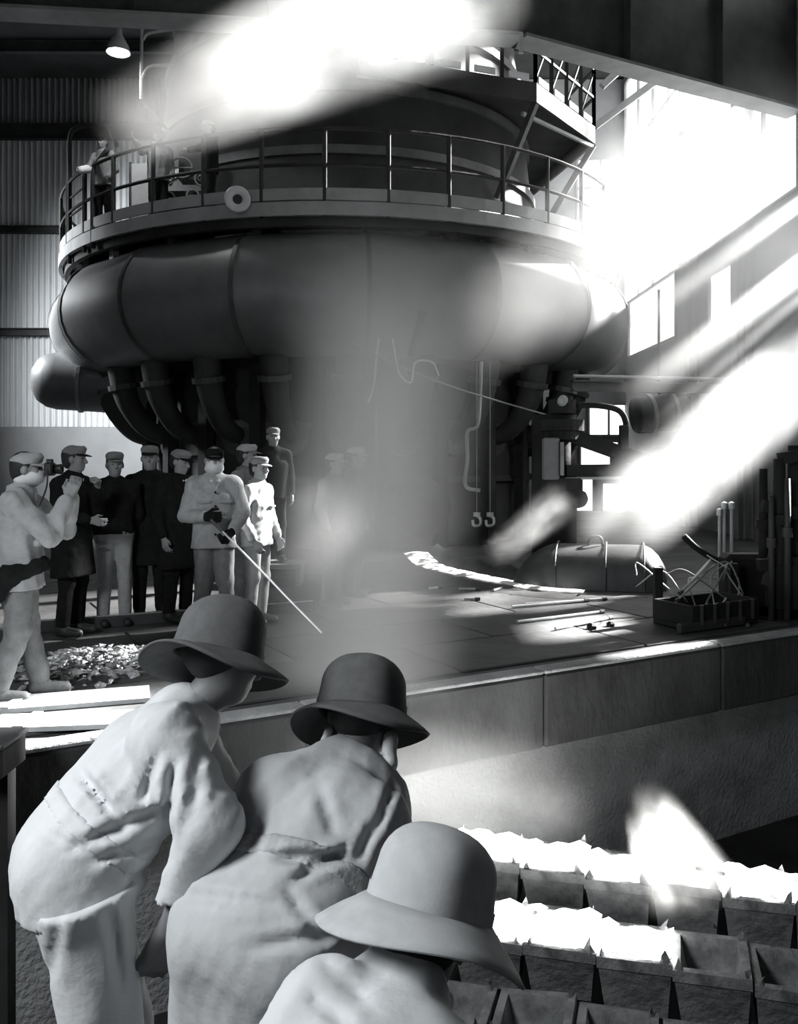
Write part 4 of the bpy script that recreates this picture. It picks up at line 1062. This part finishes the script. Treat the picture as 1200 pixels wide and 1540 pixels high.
    if hat: bucket_hat(o_, HP(0, -.01, hat.pop('z', .03)), hff, huu, hat.pop('mat'), **hat)
    return o_, HP, (hrt, hff, huu), (rt, f, u)

def standing(px, Y, H, yaw, lean=0.0, z0=0.0, **kw):
    """joints of a standing figure; arms default hanging. kw overrides in body-local metres (x right, y forward, z up, for 1.75 m)"""
    s_ = H/1.75; a = math.radians(yaw); f = np.array((-math.sin(a), math.cos(a), 0)); rt = np.array((f[1], -f[0], 0)); c = at(px, 690, Y); c = np.array((c.x, c.y, z0))
    J = dict(pelvis=(0, 0, .95), neck=(0, .01, 1.46), head=(0, .03, 1.635), shL=(-.18, 0, 1.40), shR=(.18, 0, 1.40), elL=(-.235, -.03, 1.12), elR=(.235, -.03, 1.12),
             wrL=(-.24, .06, .88), wrR=(.24, .06, .88), hipL=(-.085, 0, .92), hipR=(.085, 0, .92), knL=(-.1, .02, .50), knR=(.1, .02, .50), anL=(-.11, -.02, .09), anR=(.11, -.02, .09))
    hf = kw.pop('hyaw', None); hp = kw.pop('hpitch', 0.0)
    J.update(kw)
    out = {k: c+(rt*v[0]+f*(v[1]+lean*v[2])+np.array((0, 0, 1))*v[2])*s_ for k, v in J.items()}
    b = a if hf is None else math.radians(hf); hd = np.array((-math.sin(b), math.cos(b), -math.tan(hp)))
    out.update(fwd=f, hfwd=hd, hup=(0, 0, 1)); 
    return out, s_, (rt, f)

# --- three foreground workers
A3 = lambda px, py, Y: np.array(at(px, py, Y))
WZ = -.30
# left worker
J = dict(pelvis=A3(118, 1295, 2.12), neck=A3(278, 1078, 2.26), head=A3(335, 985, 2.30), shL=A3(275, 1085, 2.44), shR=A3(250, 1112, 2.06),
         elL=A3(330, 1210, 2.46), elR=A3(318, 1238, 1.96), wrL=A3(352, 1330, 2.5), wrR=A3(252, 1400, 2.0), hipL=A3(112, 1310, 2.2), hipR=A3(125, 1320, 2.02),
         fwd=(.9, .35, -.3), hfwd=(.72, .45, -.35), hup=(-.16, .25, .95))
J['knL'] = J['hipL']+np.array((.10, .05, -.42)); J['anL'] = np.array((J['hipL'][0]-.05, J['hipL'][1]+.05, WZ+.09)); J['knR'] = J['hipR']+np.array((.07, -.02, -.42)); J['anR'] = np.array((J['hipR'][0]-.1, J['hipR'][1]-.03, WZ+.09))
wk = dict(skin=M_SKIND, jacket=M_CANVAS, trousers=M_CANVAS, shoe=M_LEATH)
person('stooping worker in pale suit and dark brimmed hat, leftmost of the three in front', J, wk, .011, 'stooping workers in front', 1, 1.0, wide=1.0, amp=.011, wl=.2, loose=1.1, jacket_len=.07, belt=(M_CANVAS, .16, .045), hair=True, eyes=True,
       creases=[(120, 1160, 182, 1238, 9, .022), (112, 1272, 255, 1212, 8, .016), (130, 1300, 245, 1262, 7, .013), (180, 1335, 250, 1292, 7, .012), (238, 1125, 214, 1205, 8, .012), (262, 1150, 250, 1245, 8, .02), (300, 1130, 290, 1225, 9, .008), (165, 1365, 182, 1490, 9, .014), (60, 1250, 140, 1290, 9, .010), (90, 1380, 75, 1480, 10, .008)],
       hat=dict(mat=M_FELTD, z=-.015, r0=.112, hc=.165, rb=.2, droop=.2, wav=.9, ph=1.1))
# middle worker
J = dict(pelvis=A3(402, 1400, 1.92), neck=A3(515, 1165, 2.26), head=A3(545, 1072, 2.36), shL=A3(415, 1200, 2.14), shR=A3(560, 1200, 2.22),
         elL=A3(400, 1330, 2.42), elR=A3(580, 1330, 2.3), wrL=A3(500, 1400, 2.6), wrR=A3(600, 1430, 2.5), hipL=A3(350, 1430, 1.9), hipR=A3(465, 1440, 1.96),
         fwd=(.45, .85, -.3), hfwd=(.3, .85, -.55), hup=(.05, .45, .9))
for s_, dx in (('L', -.03), ('R', .06)):
    J['kn'+s_] = J['hip'+s_]+np.array((dx, .07, -.42)); J['an'+s_] = np.array((J['hip'+s_][0]+dx, J['hip'+s_][1]-.05, WZ+.09))
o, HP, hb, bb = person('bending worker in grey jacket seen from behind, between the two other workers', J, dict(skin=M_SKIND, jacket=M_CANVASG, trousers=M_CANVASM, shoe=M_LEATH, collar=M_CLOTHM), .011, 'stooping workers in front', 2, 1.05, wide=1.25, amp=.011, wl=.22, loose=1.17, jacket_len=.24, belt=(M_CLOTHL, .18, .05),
       creases=[(405, 1288, 535, 1290, 10, .024), (440, 1325, 528, 1270, 8, .016), (562, 1235, 538, 1295, 8, .018), (592, 1180, 562, 1262, 7, .014), (480, 1180, 502, 1255, 10, .010), (265, 1345, 430, 1362, 10, .010), (430, 1335, 485, 1412, 9, .012), (375, 1425, 535, 1398, 10, .016), (455, 1470, 525, 1430, 9, .014), (300, 1290, 360, 1230, 12, .008), (400, 1210, 380, 1290, 10, .008)],
       eyes=True, hat=dict(mat=M_FELTD, z=-.01, r0=.112, hc=.16, rb=.19, droop=.38, wav=.45, ph=2.6))
# white towel at the neck
T = SDF(.008); 
T.cap(HP(.075, .02, -.06), HP(.085, -.01, -.13), .022, .018).cap(HP(.085, -.01, -.13), HP(.07, -.03, -.17), .018, .02); T.build('towel_end', M_CLOTHW, o)
T = SDF(.008); T.cap(HP(-.08, -.02, -.05), HP(-.09, -.04, -.11), .012, .01); T.build('hat_strap', M_CLOTHW, o)
# nearest worker, pale hat
J = dict(pelvis=A3(490, 1950, 1.16), neck=A3(595, 1500, 1.56), head=A3(636, 1400, 1.64), shL=A3(505, 1525, 1.50), shR=A3(625, 1590, 1.58),
         elL=A3(520, 1760, 1.66), elR=A3(650, 1800, 1.7), wrL=A3(620, 1800, 1.85), wrR=A3(700, 1800, 1.86), fwd=(.15, .9, -.5), hfwd=(.3, .75, -.4), hup=(.16, .15, .95))
J['hipL'] = J['pelvis']+np.array((-.1, -.02, -.05)); J['hipR'] = J['pelvis']+np.array((.1, -.02, -.05))
for s_, dx in (('L', -.03), ('R', .03)):
    J['kn'+s_] = J['hip'+s_]+np.array((dx, .12, -.38)); J['an'+s_] = np.array((J['hip'+s_][0]+dx, J['hip'+s_][1]-.02, WZ+.09))
person('crouching worker under a pale felt hat, closest of the three in front', J, dict(skin=M_SKIN, jacket=M_CANVAS, trousers=M_CANVAS, shoe=M_LEATH, collar=M_CLOTHW), .012, 'stooping workers in front', 3, 1.0, amp=.010, wl=.2, loose=1.1,
       creases=[(480, 1440, 565, 1520, 10, .008), (460, 1490, 530, 1550, 9, .008)],
       hat=dict(mat=M_FELTL, z=.035, r0=.112, hc=.15, rb=.205, droop=.46, wav=.3, ph=.3))

# --- bystanders
BG = 'bystanders on the deck'
# photographer
J, s_, (rt, f) = standing(30, 5.95, 1.70, -78, hyaw=-80, elR=(.20, .24, 1.16), wrR=(.10, .34, 1.42), elL=(-.19, .27, 1.18), wrL=(-.04, .34, 1.44), knR=(.1, .0, .5), anR=(.12, -.12, .09), anL=(-.1, .12, .09), head=(0.0, .05, 1.62))
o, HP, hb, bb = person('photographer in pale jacket and white face mask aiming a camera at the left edge', J, dict(skin=M_SKIN, jacket=M_CLOTHL, trousers=M_CLOTHM, shoe=M_CLOTHM, collar=M_CLOTHL), .012, None, 11, s_, cap=dict(mat=M_CLOTHL, z=.04), amp=.014, wl=.13, loose=1.12, jacket_len=.16,
       hdir=((f*.3+np.array((0, 0, 1.0)), rt), (f*.35+np.array((0, 0, 1.0)), -rt)), handcurl=(.7, .7))
T = SDF(.008); T.ell(HP(0, .035, -.05), (.078, .085, .062), hb, .01); T.ell(HP(0, -.02, -.07), (.085, .07, .04), hb, .03); T.build('face_mask', M_CLOTHW, o)
T = SDF(.012); pl_ = J['pelvis']
T.cap(pl_+rt*.14+f*.13+np.array((0, 0, .0)), pl_+rt*.17-f*.10+np.array((0, 0, -.1)), .05, .10).cap(pl_+rt*.17-f*.02+np.array((0, 0, -.04)), pl_+rt*.17-f*.14+np.array((0, 0, -.17)), .07, .08).cap(pl_-rt*.02+f*.15+np.array((0, 0, .0)), pl_+rt*.14+f*.13, .05, .05); T.fold = folds(.01, 77, (0, 0, 1), .1); T.build('waist_bag', M_CLOTHD, o)
T = SDF(.01); pc = J['neck']-np.array((0, 0, .34))+f*.12+rt*.05; T.cap(pc-rt*.0, pc+rt*.06, .03, .03); T.build('breast_pocket', M_CLOTHL, o)
# his camera
cc = HP(.02, .155, .005); R = Matrix([list(hb[0]), list(hb[1]), list(hb[2])]).transposed()
ck = empty('photo_camera', Vector(cc), 'black camera held up to the eye by the photographer', 'camera')
MB(cc).bbox(cc, (.145, .05, .09), .008, R).build('camera_body', M_GLASSB, ck); MB(cc).lathe([(0, 0), (.033, 0), (.033, .06), (.036, .065), (.036, .085), (.028, .085), (.026, .07), (0, .07)], cc, hb[1], 20).build('lens', M_GLASSB, ck, True)
MB(cc).bbox(Vector(cc)+Vector(hb[2])*.055, (.05, .04, .03), .005, R).build('viewfinder', M_GLASSB, ck)
MB(cc).tube(bez([Vector(cc)+Vector(hb[0])*.07, Vector(cc)+Vector(hb[0])*.1-Vector(hb[2])*.12, Vector(cc)+Vector(hb[0])*.08-Vector(hb[1])*.05-Vector(hb[2])*.25], 6), .006, 6).build('strap', M_LEATH, ck)
# dark coated man with cap, profile
J, s_, (rt, f) = standing(108, 8.1, 1.76, -105, hyaw=-88, elR=(.26, .03, 1.14), wrR=(.10, .26, 1.08), elL=(-.22, .12, 1.15), wrL=(-.05, .24, 1.38))
o, HP, hb, bb = person('man in a long dark coat and cap, in profile beside the photographer', J, dict(skin=M_SKIN, jacket=M_CLOTHD, trousers=M_CLOTHD, collar=M_CLOTHW), .013, BG, 12, s_, cap=dict(mat=M_CLOTHM, z=.045, visor=M_CLOTHD), coat=True, hdir=(None, None), handcurl=(.9, .5))
# dark sweater, pale trousers
J, s_, (rt, f) = standing(172, 8.6, 1.70, 205, elR=(.25, -.04, 1.12), wrR=(.2, .1, .92), elL=(-.25, -.05, 1.12), wrL=(-.2, -.12, .95))
person('man in a dark sweater and pale trousers with open shirt collar', J, dict(skin=M_SKIN, jacket=M_CLOTHD, trousers=M_CLOTHL, collar=M_CLOTHW, open_collar=True), .013, BG, 13, s_, cap=dict(mat=M_CLOTHM, z=.055), jacket_len=.02)
# dark clothed man with cap
J, s_, (rt, f) = standing(226, 8.9, 1.77, 188, elR=(.24, -.08, 1.12), wrR=(.12, -.16, .95), elL=(-.24, -.08, 1.12), wrL=(-.12, -.16, .95))
person('man all in dark wool with pale-banded cap, hands behind his back', J, dict(skin=M_SKIN, jacket=M_CLOTHD, trousers=M_CLOTHD, collar=M_CLOTHD), .013, BG, 14, s_, cap=dict(mat=M_CLOTHM, z=.05, visor=M_CLOTHD), coat=True)
# dark coat with white scarf
J, s_, (rt, f) = standing(268, 8.8, 1.73, 235, hyaw=250, hpitch=.2)
person('man in dark coat with a white scarf, half hidden behind the rod holder', J, dict(skin=M_SKIN, jacket=M_CLOTHD, trousers=M_CLOTHD, collar=M_CLOTHW), .013, BG, 15, s_, cap=dict(mat=M_CLOTHM, z=.045, visor=M_CLOTHD), coat=True)
# rod holder, masked
J, s_, (rt, f) = standing(322, 8.15, 1.75, 196, elL=(-.27, .04, 1.14), wrL=(-.15, .22, .98), elR=(.26, .0, 1.12), wrR=(.09, .22, 1.12), anL=(-.14, .02, .09), anR=(.14, -.05, .09))
oI, HP, hb, bb = person('masked man in pale jacket and dark trousers holding a long rod', J, dict(skin=M_SKIN, jacket=M_CLOTHL, trousers=M_CLOTHM, collar=M_CLOTHW, glove=M_CLOTHD, hair=M_HAIR), .012, BG, 16, s_, glove=True, cap=dict(mat=M_CLOTHD, z=.03), amp=.008, jacket_len=.14, loose=1.08, handcurl=(1.0, 1.0))
T = SDF(.008); T.ell(HP(0, .03, -.05), (.083, .085, .075), hb, .01); T.ell(HP(0, -.02, -.08), (.09, .085, .05), hb, .03); T.build('face_mask', M_CLOTHW, oI)
for k in range(4):
    p = Vector(J['neck'])+Vector(f)*.155+Vector((0, 0, -.12-.13*k)); MB(oI.location).lathe([(0, 0), (.011, 0), (.009, .008), (0, .01)], p, f, 10).build('button', M_CLOTHD, oI)
for sx in (-1, 1):
    T = SDF(.009); p = J['neck']+f*.12+rt*.09*sx+np.array((0, 0, -.2)); T.cap(p-rt*.04, p+rt*.04, .032, .032).cut(p, (0, 0, 1)); T.build('pocket', M_CLOTHL, oI)
Jrod = J
ra = Vector(J['wrR'])+Vector((.0, -.03, -.0)); rb_ = Vector(J['wrL'])+Vector((.0, -.03, -.05))
a0, a1 = at(318, 782, 7.85), at(484, 952, 7.35); rdd = (a1-a0).normalized()
rod = empty('steel_rod', a0, 'long thin steel rod slanting down from the masked man to the haze', 'rod')
MB(a0).tube([a0, a1], .010, 8).build('shank', M_BRIGHT, rod); MB(a0).tube([a0, a0+rdd*.16], .018, 8).build('grip', M_STEEL, rod)
# lit cap man behind, the sunlight put into paler cap cloth
J, s_, (rt, f) = standing(368, 9.6, 1.80, -105, hyaw=-95)
person('bystander in a sunlit cap, standing behind the pale-suited one', J, dict(skin=M_SKIN, jacket=M_CLOTHM, trousers=M_CLOTHM), .014, BG, 17, s_, cap=dict(mat=M_CLOTHL, z=.045, visor=M_CLOTHM))
# pale-suited rim-lit man, the light on his visor put into paler cloth
J, s_, (rt, f) = standing(386, 8.65, 1.66, -112, hyaw=-120, elL=(-.24, .02, 1.12), wrL=(-.2, .14, .9), elR=(.24, -.02, 1.12), wrR=(.22, .1, .9))
oK, HP, hb, bb = person('slim man in pale overalls with dark cap, rim-lit on his right side', J, dict(skin=M_SKIN, jacket=M_CLOTHL, trousers=M_CLOTHL, collar=M_CLOTHL), .012, BG, 18, s_, cap=dict(mat=M_CLOTHM, z=.045, visor=M_CLOTHL), amp=.007)
T = SDF(.008); p = J['neck']+f*.12+rt*-.07+np.array((0, 0, -.2)); T.cap(p-rt*.03, p+rt*.03, .03, .03).cut(p, (0, 0, 1)); T.build('pocket', M_CLOTHL, oK)
# man on a step at the back
st = empty('timber_step', at(412, 690, 11.4)*1, 'low timber step behind the bystanders', 'step'); sx = at(412, 690, 11.4); st.location = (sx.x, sx.y, 0)
MB((sx.x, sx.y, 0)).bbox((sx.x, sx.y, .26), (.8, .6, .06), .01).build('tread', M_LOPAINT, st)
for dx in (-.34, .34): MB((sx.x, sx.y, 0)).box((sx.x+dx, sx.y, .115), (.06, .5, .23)).build('side', M_LOPAINT, st)
J, s_, (rt, f) = standing(410, 11.4, 1.76, 180+20, z0=.29)
person('dim figure in a cap looking over the others from a step', J, dict(skin=M_SKIN, jacket=M_CLOTHD, trousers=M_CLOTHD), .014, BG, 19, s_, cap=dict(mat=M_CLOTHM, z=.045))
# two in the haze
J, s_, (rt, f) = standing(500, 9.7, 1.70, -115, hyaw=-110)
person('hazy figure in a cap behind the steam, the nearer of two', J, dict(skin=M_SKIN, jacket=M_CLOTHM, trousers=M_CLOTHM), .014, BG, 20, s_, cap=dict(mat=M_CLOTHL, z=.045))
J, s_, (rt, f) = standing(532, 10.4, 1.78, -100, hyaw=-105)
person('hazy figure in a cap behind the steam, the farther of two', J, dict(skin=M_SKIN, jacket=M_CLOTHM, trousers=M_CLOTHM), .014, BG, 21, s_, cap=dict(mat=M_CLOTHL, z=.045))

# --- people on the gallery
GG = 'people on the gallery'
J, s_, (rt, f) = standing(156, 15.65, 1.70, 160, z0=GLZ+.02, elR=(.25, .12, 1.15), wrR=(.28, .30, 1.08), elL=(-.24, -.02, 1.12), wrL=(-.18, .1, .95))
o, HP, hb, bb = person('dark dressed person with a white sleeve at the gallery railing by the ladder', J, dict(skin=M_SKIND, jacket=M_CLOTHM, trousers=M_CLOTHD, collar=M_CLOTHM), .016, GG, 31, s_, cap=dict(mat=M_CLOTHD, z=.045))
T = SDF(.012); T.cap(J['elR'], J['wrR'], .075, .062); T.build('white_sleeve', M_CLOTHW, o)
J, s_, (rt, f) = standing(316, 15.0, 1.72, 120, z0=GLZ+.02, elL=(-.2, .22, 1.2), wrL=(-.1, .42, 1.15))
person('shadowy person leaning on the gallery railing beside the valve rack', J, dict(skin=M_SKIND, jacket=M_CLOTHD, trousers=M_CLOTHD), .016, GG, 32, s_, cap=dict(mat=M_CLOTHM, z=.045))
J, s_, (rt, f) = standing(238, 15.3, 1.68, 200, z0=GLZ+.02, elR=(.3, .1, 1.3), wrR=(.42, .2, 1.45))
person('person in a pale shirt raising an arm beside the pale gallery panel', J, dict(skin=M_SKIND, jacket=M_CLOTHM, trousers=M_CLOTHD), .016, GG, 33, s_, cap=dict(mat=M_CLOTHD, z=.045))

# ------------------------------------------------------------------ steam, sunlit haze and flame
def plume(name, label, p0, p1, r0, r1, dens, cat='steam', nscale=1.0, ncon=(.3, .7), soft=1.0, e0=.12, e1=.12, aniso=.3, col=.97, flat=1.0, emis=0.0, seed=0.0, step=1.0, grow=1.0):
    p0, p1 = Vector(p0), Vector(p1); d = (p1-p0); L = d.length; q = d.to_track_quat('X', 'Z')
    prof = [(0, 0), (r0*.6, 0), (r0, L*.02), (r0+(r1-r0)*.5, L*.5), (r1, L*.98), (r1*.6, L), (0, L)]
    b = MB(); b.lathe([(r*1.0, h) for r, h in prof], (0, 0, 0), (1, 0, 0), 16)
    for v in b.v: v.z *= flat
    o = link(name, b.me(name), None); o.location = p0; o.rotation_mode = 'QUATERNION'; o.rotation_quaternion = q
    tag(o, label, cat, None, 'stuff')
    m = bpy.data.materials.new(name); m.use_nodes = True; nt = m.node_tree; nt.nodes.remove(nt.nodes['Principled BSDF'])
    tc = nd(nt, 'ShaderNodeTexCoord'); sx = nd(nt, 'ShaderNodeSeparateXYZ'); nt.links.new(tc.outputs['Object'], sx.inputs[0])
    def M(op, a, b_=None, clamp=False):
        n = nd(nt, 'ShaderNodeMath', operation=op); n.use_clamp = clamp
        for i, x in enumerate((a, b_)):
            if x is None: continue
            if isinstance(x, (int, float)): n.inputs[i].default_value = x
            else: nt.links.new(x, n.inputs[i])
        return n.outputs[0]
    def MR(v, a, b_, c=0.0, e=1.0, smooth=True):
        n = nd(nt, 'ShaderNodeMapRange'); n.interpolation_type = 'SMOOTHSTEP' if smooth else 'LINEAR'
        n.inputs[1].default_value = a; n.inputs[2].default_value = b_; n.inputs[3].default_value = c; n.inputs[4].default_value = e; nt.links.new(v, n.inputs[0]); return n.outputs[0]
    t = M('DIVIDE', sx.outputs[0], L)
    R = M('ADD', M('MULTIPLY', t, r1-r0), r0)
    zz = M('DIVIDE', sx.outputs[2], flat)
    rr = M('DIVIDE', M('SQRT', M('ADD', M('MULTIPLY', sx.outputs[1], sx.outputs[1]), M('MULTIPLY', zz, zz))), R)
    fall = MR(rr, 1.0, 1.0-soft)
    en = M('MULTIPLY', MR(t, 0.0, max(e0, 1e-3)), MR(t, 1.0, 1.0-max(e1, 1e-3)))
    nz = nd(nt, 'ShaderNodeTexNoise'); nz.inputs['Scale'].default_value = nscale; nz.inputs['Detail'].default_value = 2.5; nz.inputs['Roughness'].default_value = .55
    mp = nd(nt, 'ShaderNodeMapping'); mp.inputs['Location'].default_value = (seed, seed*1.7, seed*.6); mp.inputs['Scale'].default_value = (.55, 1, 1)
    nt.links.new(tc.outputs['Object'], mp.inputs[0]); nt.links.new(mp.outputs[0], nz.inputs['Vector'])
    ns = MR(nz.outputs['Fac'], ncon[0], ncon[1], .12, 1.0)
    D = M('MULTIPLY', M('MULTIPLY', M('MULTIPLY', fall, en), ns), dens)
    if grow != 1.0: D = M('MULTIPLY', D, MR(t, 0.0, 1.0, 1.0, grow))
    sc_ = nd(nt, 'ShaderNodeVolumeScatter'); sc_.inputs['Color'].default_value = (col*.985, col, col*1.0, 1); sc_.inputs['Anisotropy'].default_value = aniso
    nt.links.new(D, sc_.inputs['Density']); out = sc_.outputs[0]
    if emis:
        em = nd(nt, 'ShaderNodeEmission'); em.inputs[0].default_value = (1, .99, .95, 1); nt.links.new(M('MULTIPLY', D, emis), em.inputs[1])
        ad = nd(nt, 'ShaderNodeAddShader'); nt.links.new(out, ad.inputs[0]); nt.links.new(em.outputs[0], ad.inputs[1]); out = ad.outputs[0]
    nt.links.new(out, nt.nodes['Material Output'].inputs['Volume'])
    o.data.materials.append(m)
    try: m.cycles.volume_step_rate = step
    except Exception: pass
    return o
SD = Vector((1.54, 1.0, 1.07))  # haze volumes along this direction are shaped as the light shafts
s0 = at(150, 205, 9.2)
plume('sun_shaft_haze', 'dense white haze shaped as a sun shaft across the top left', s0, s0+SD*2.7+Vector((0, 0, .35)), .5, 1.35, 2.2, nscale=1.0, soft=.8, e0=.12, e1=.02, seed=1, grow=.12)
s0 = at(640, 545, 12.2)
plume('sun_shaft_haze', 'broad pale sunlit haze shaft slanting from the upper right windows', s0, s0+SD*4.1, .7, 2.6, .14, nscale=.8, ncon=(.25, .6), soft=1.0, e0=.25, e1=.03, seed=2, grow=2.2)
s0 = SH3
plume('sun_shaft_haze', 'blazing white haze shaped as a sun shaft from the right edge', s0, s0+SD*2.6, .6, 1.5, .85, nscale=1.3, ncon=(.3, .62), soft=1.0, e0=.1, e1=.05, seed=3, grow=.25)
s0 = at(735, 842, 10.4)
plume('sun_shaft_haze', 'white haze shaped as a small sun shaft beside the trough cover', s0, s0+SD*.72, .22, .34, 2.6, nscale=4, soft=1.0, e0=.2, e1=.3, seed=4)
c = at(485, 825, 9.2)
plume('steam_cloud', 'bright sunlit cloud of steam behind the rod tip', c+Vector((-.1, 0, -.55)), c+Vector((.15, .1, .8)), .62, .62, 1.5, nscale=1.3, ncon=(.2, .55), soft=1.0, e0=.4, e1=.5, seed=5)
plume('haze_veil', 'tall grey veil of smoke rising up the middle', at(535, 1075, 4.4), at(600, 330, 5.1), .62, .75, 1.9, cat='haze', nscale=.9, ncon=(.2, .6), soft=1.0, e0=.08, e1=.35, seed=6, grow=.7)
plume('steam_cloud', 'pale steam drifting above the molten moulds beside the workers', at(420, 1170, 4.5), at(880, 1205, 5.5), .55, .4, 2.2, nscale=1.4, soft=1.0, e0=.15, e1=.4, seed=7)
plume('haze_veil', 'luminous haze filling the bay beneath the side windows', Vector((2.9, 12.2, 2.9)), Vector((7.1, 14.9, 5.7)), .9, 1.4, .6, cat='haze', nscale=.7, ncon=(.15, .5), soft=1.0, e0=.2, e1=.05, seed=10)
plume('flame', 'tall white flame leaping from the moulds', at(1040, 1345, 5.4), at(965, 1170, 5.4), .36, .12, 6.0, cat='flame', nscale=3.6, ncon=(.42, .6), soft=1.0, e0=.1, e1=.5, emis=2.2, seed=8)
plume('flame', 'low white flames licking along the rear moulds', at(680, 1275, 5.9), at(960, 1310, 5.65), .14, .12, 5.0, cat='flame', nscale=5.0, ncon=(.4, .65), soft=.9, e0=.1, e1=.1, emis=1.6, seed=9)
plume('flame', 'short leaning flame tongue to the left of the tall flame', at(985, 1335, 5.45), at(945, 1215, 5.45), .16, .05, 6.0, cat='flame', nscale=6.0, ncon=(.35, .6), soft=.95, e0=.1, e1=.6, emis=2.0, seed=11)
plume('flame', 'thin wisp of flame on the right flank of the tall flame', at(1075, 1340, 5.35), at(1040, 1235, 5.35), .14, .04, 6.0, cat='flame', nscale=6.0, ncon=(.35, .6), soft=.95, e0=.1, e1=.6, emis=1.6, seed=12)
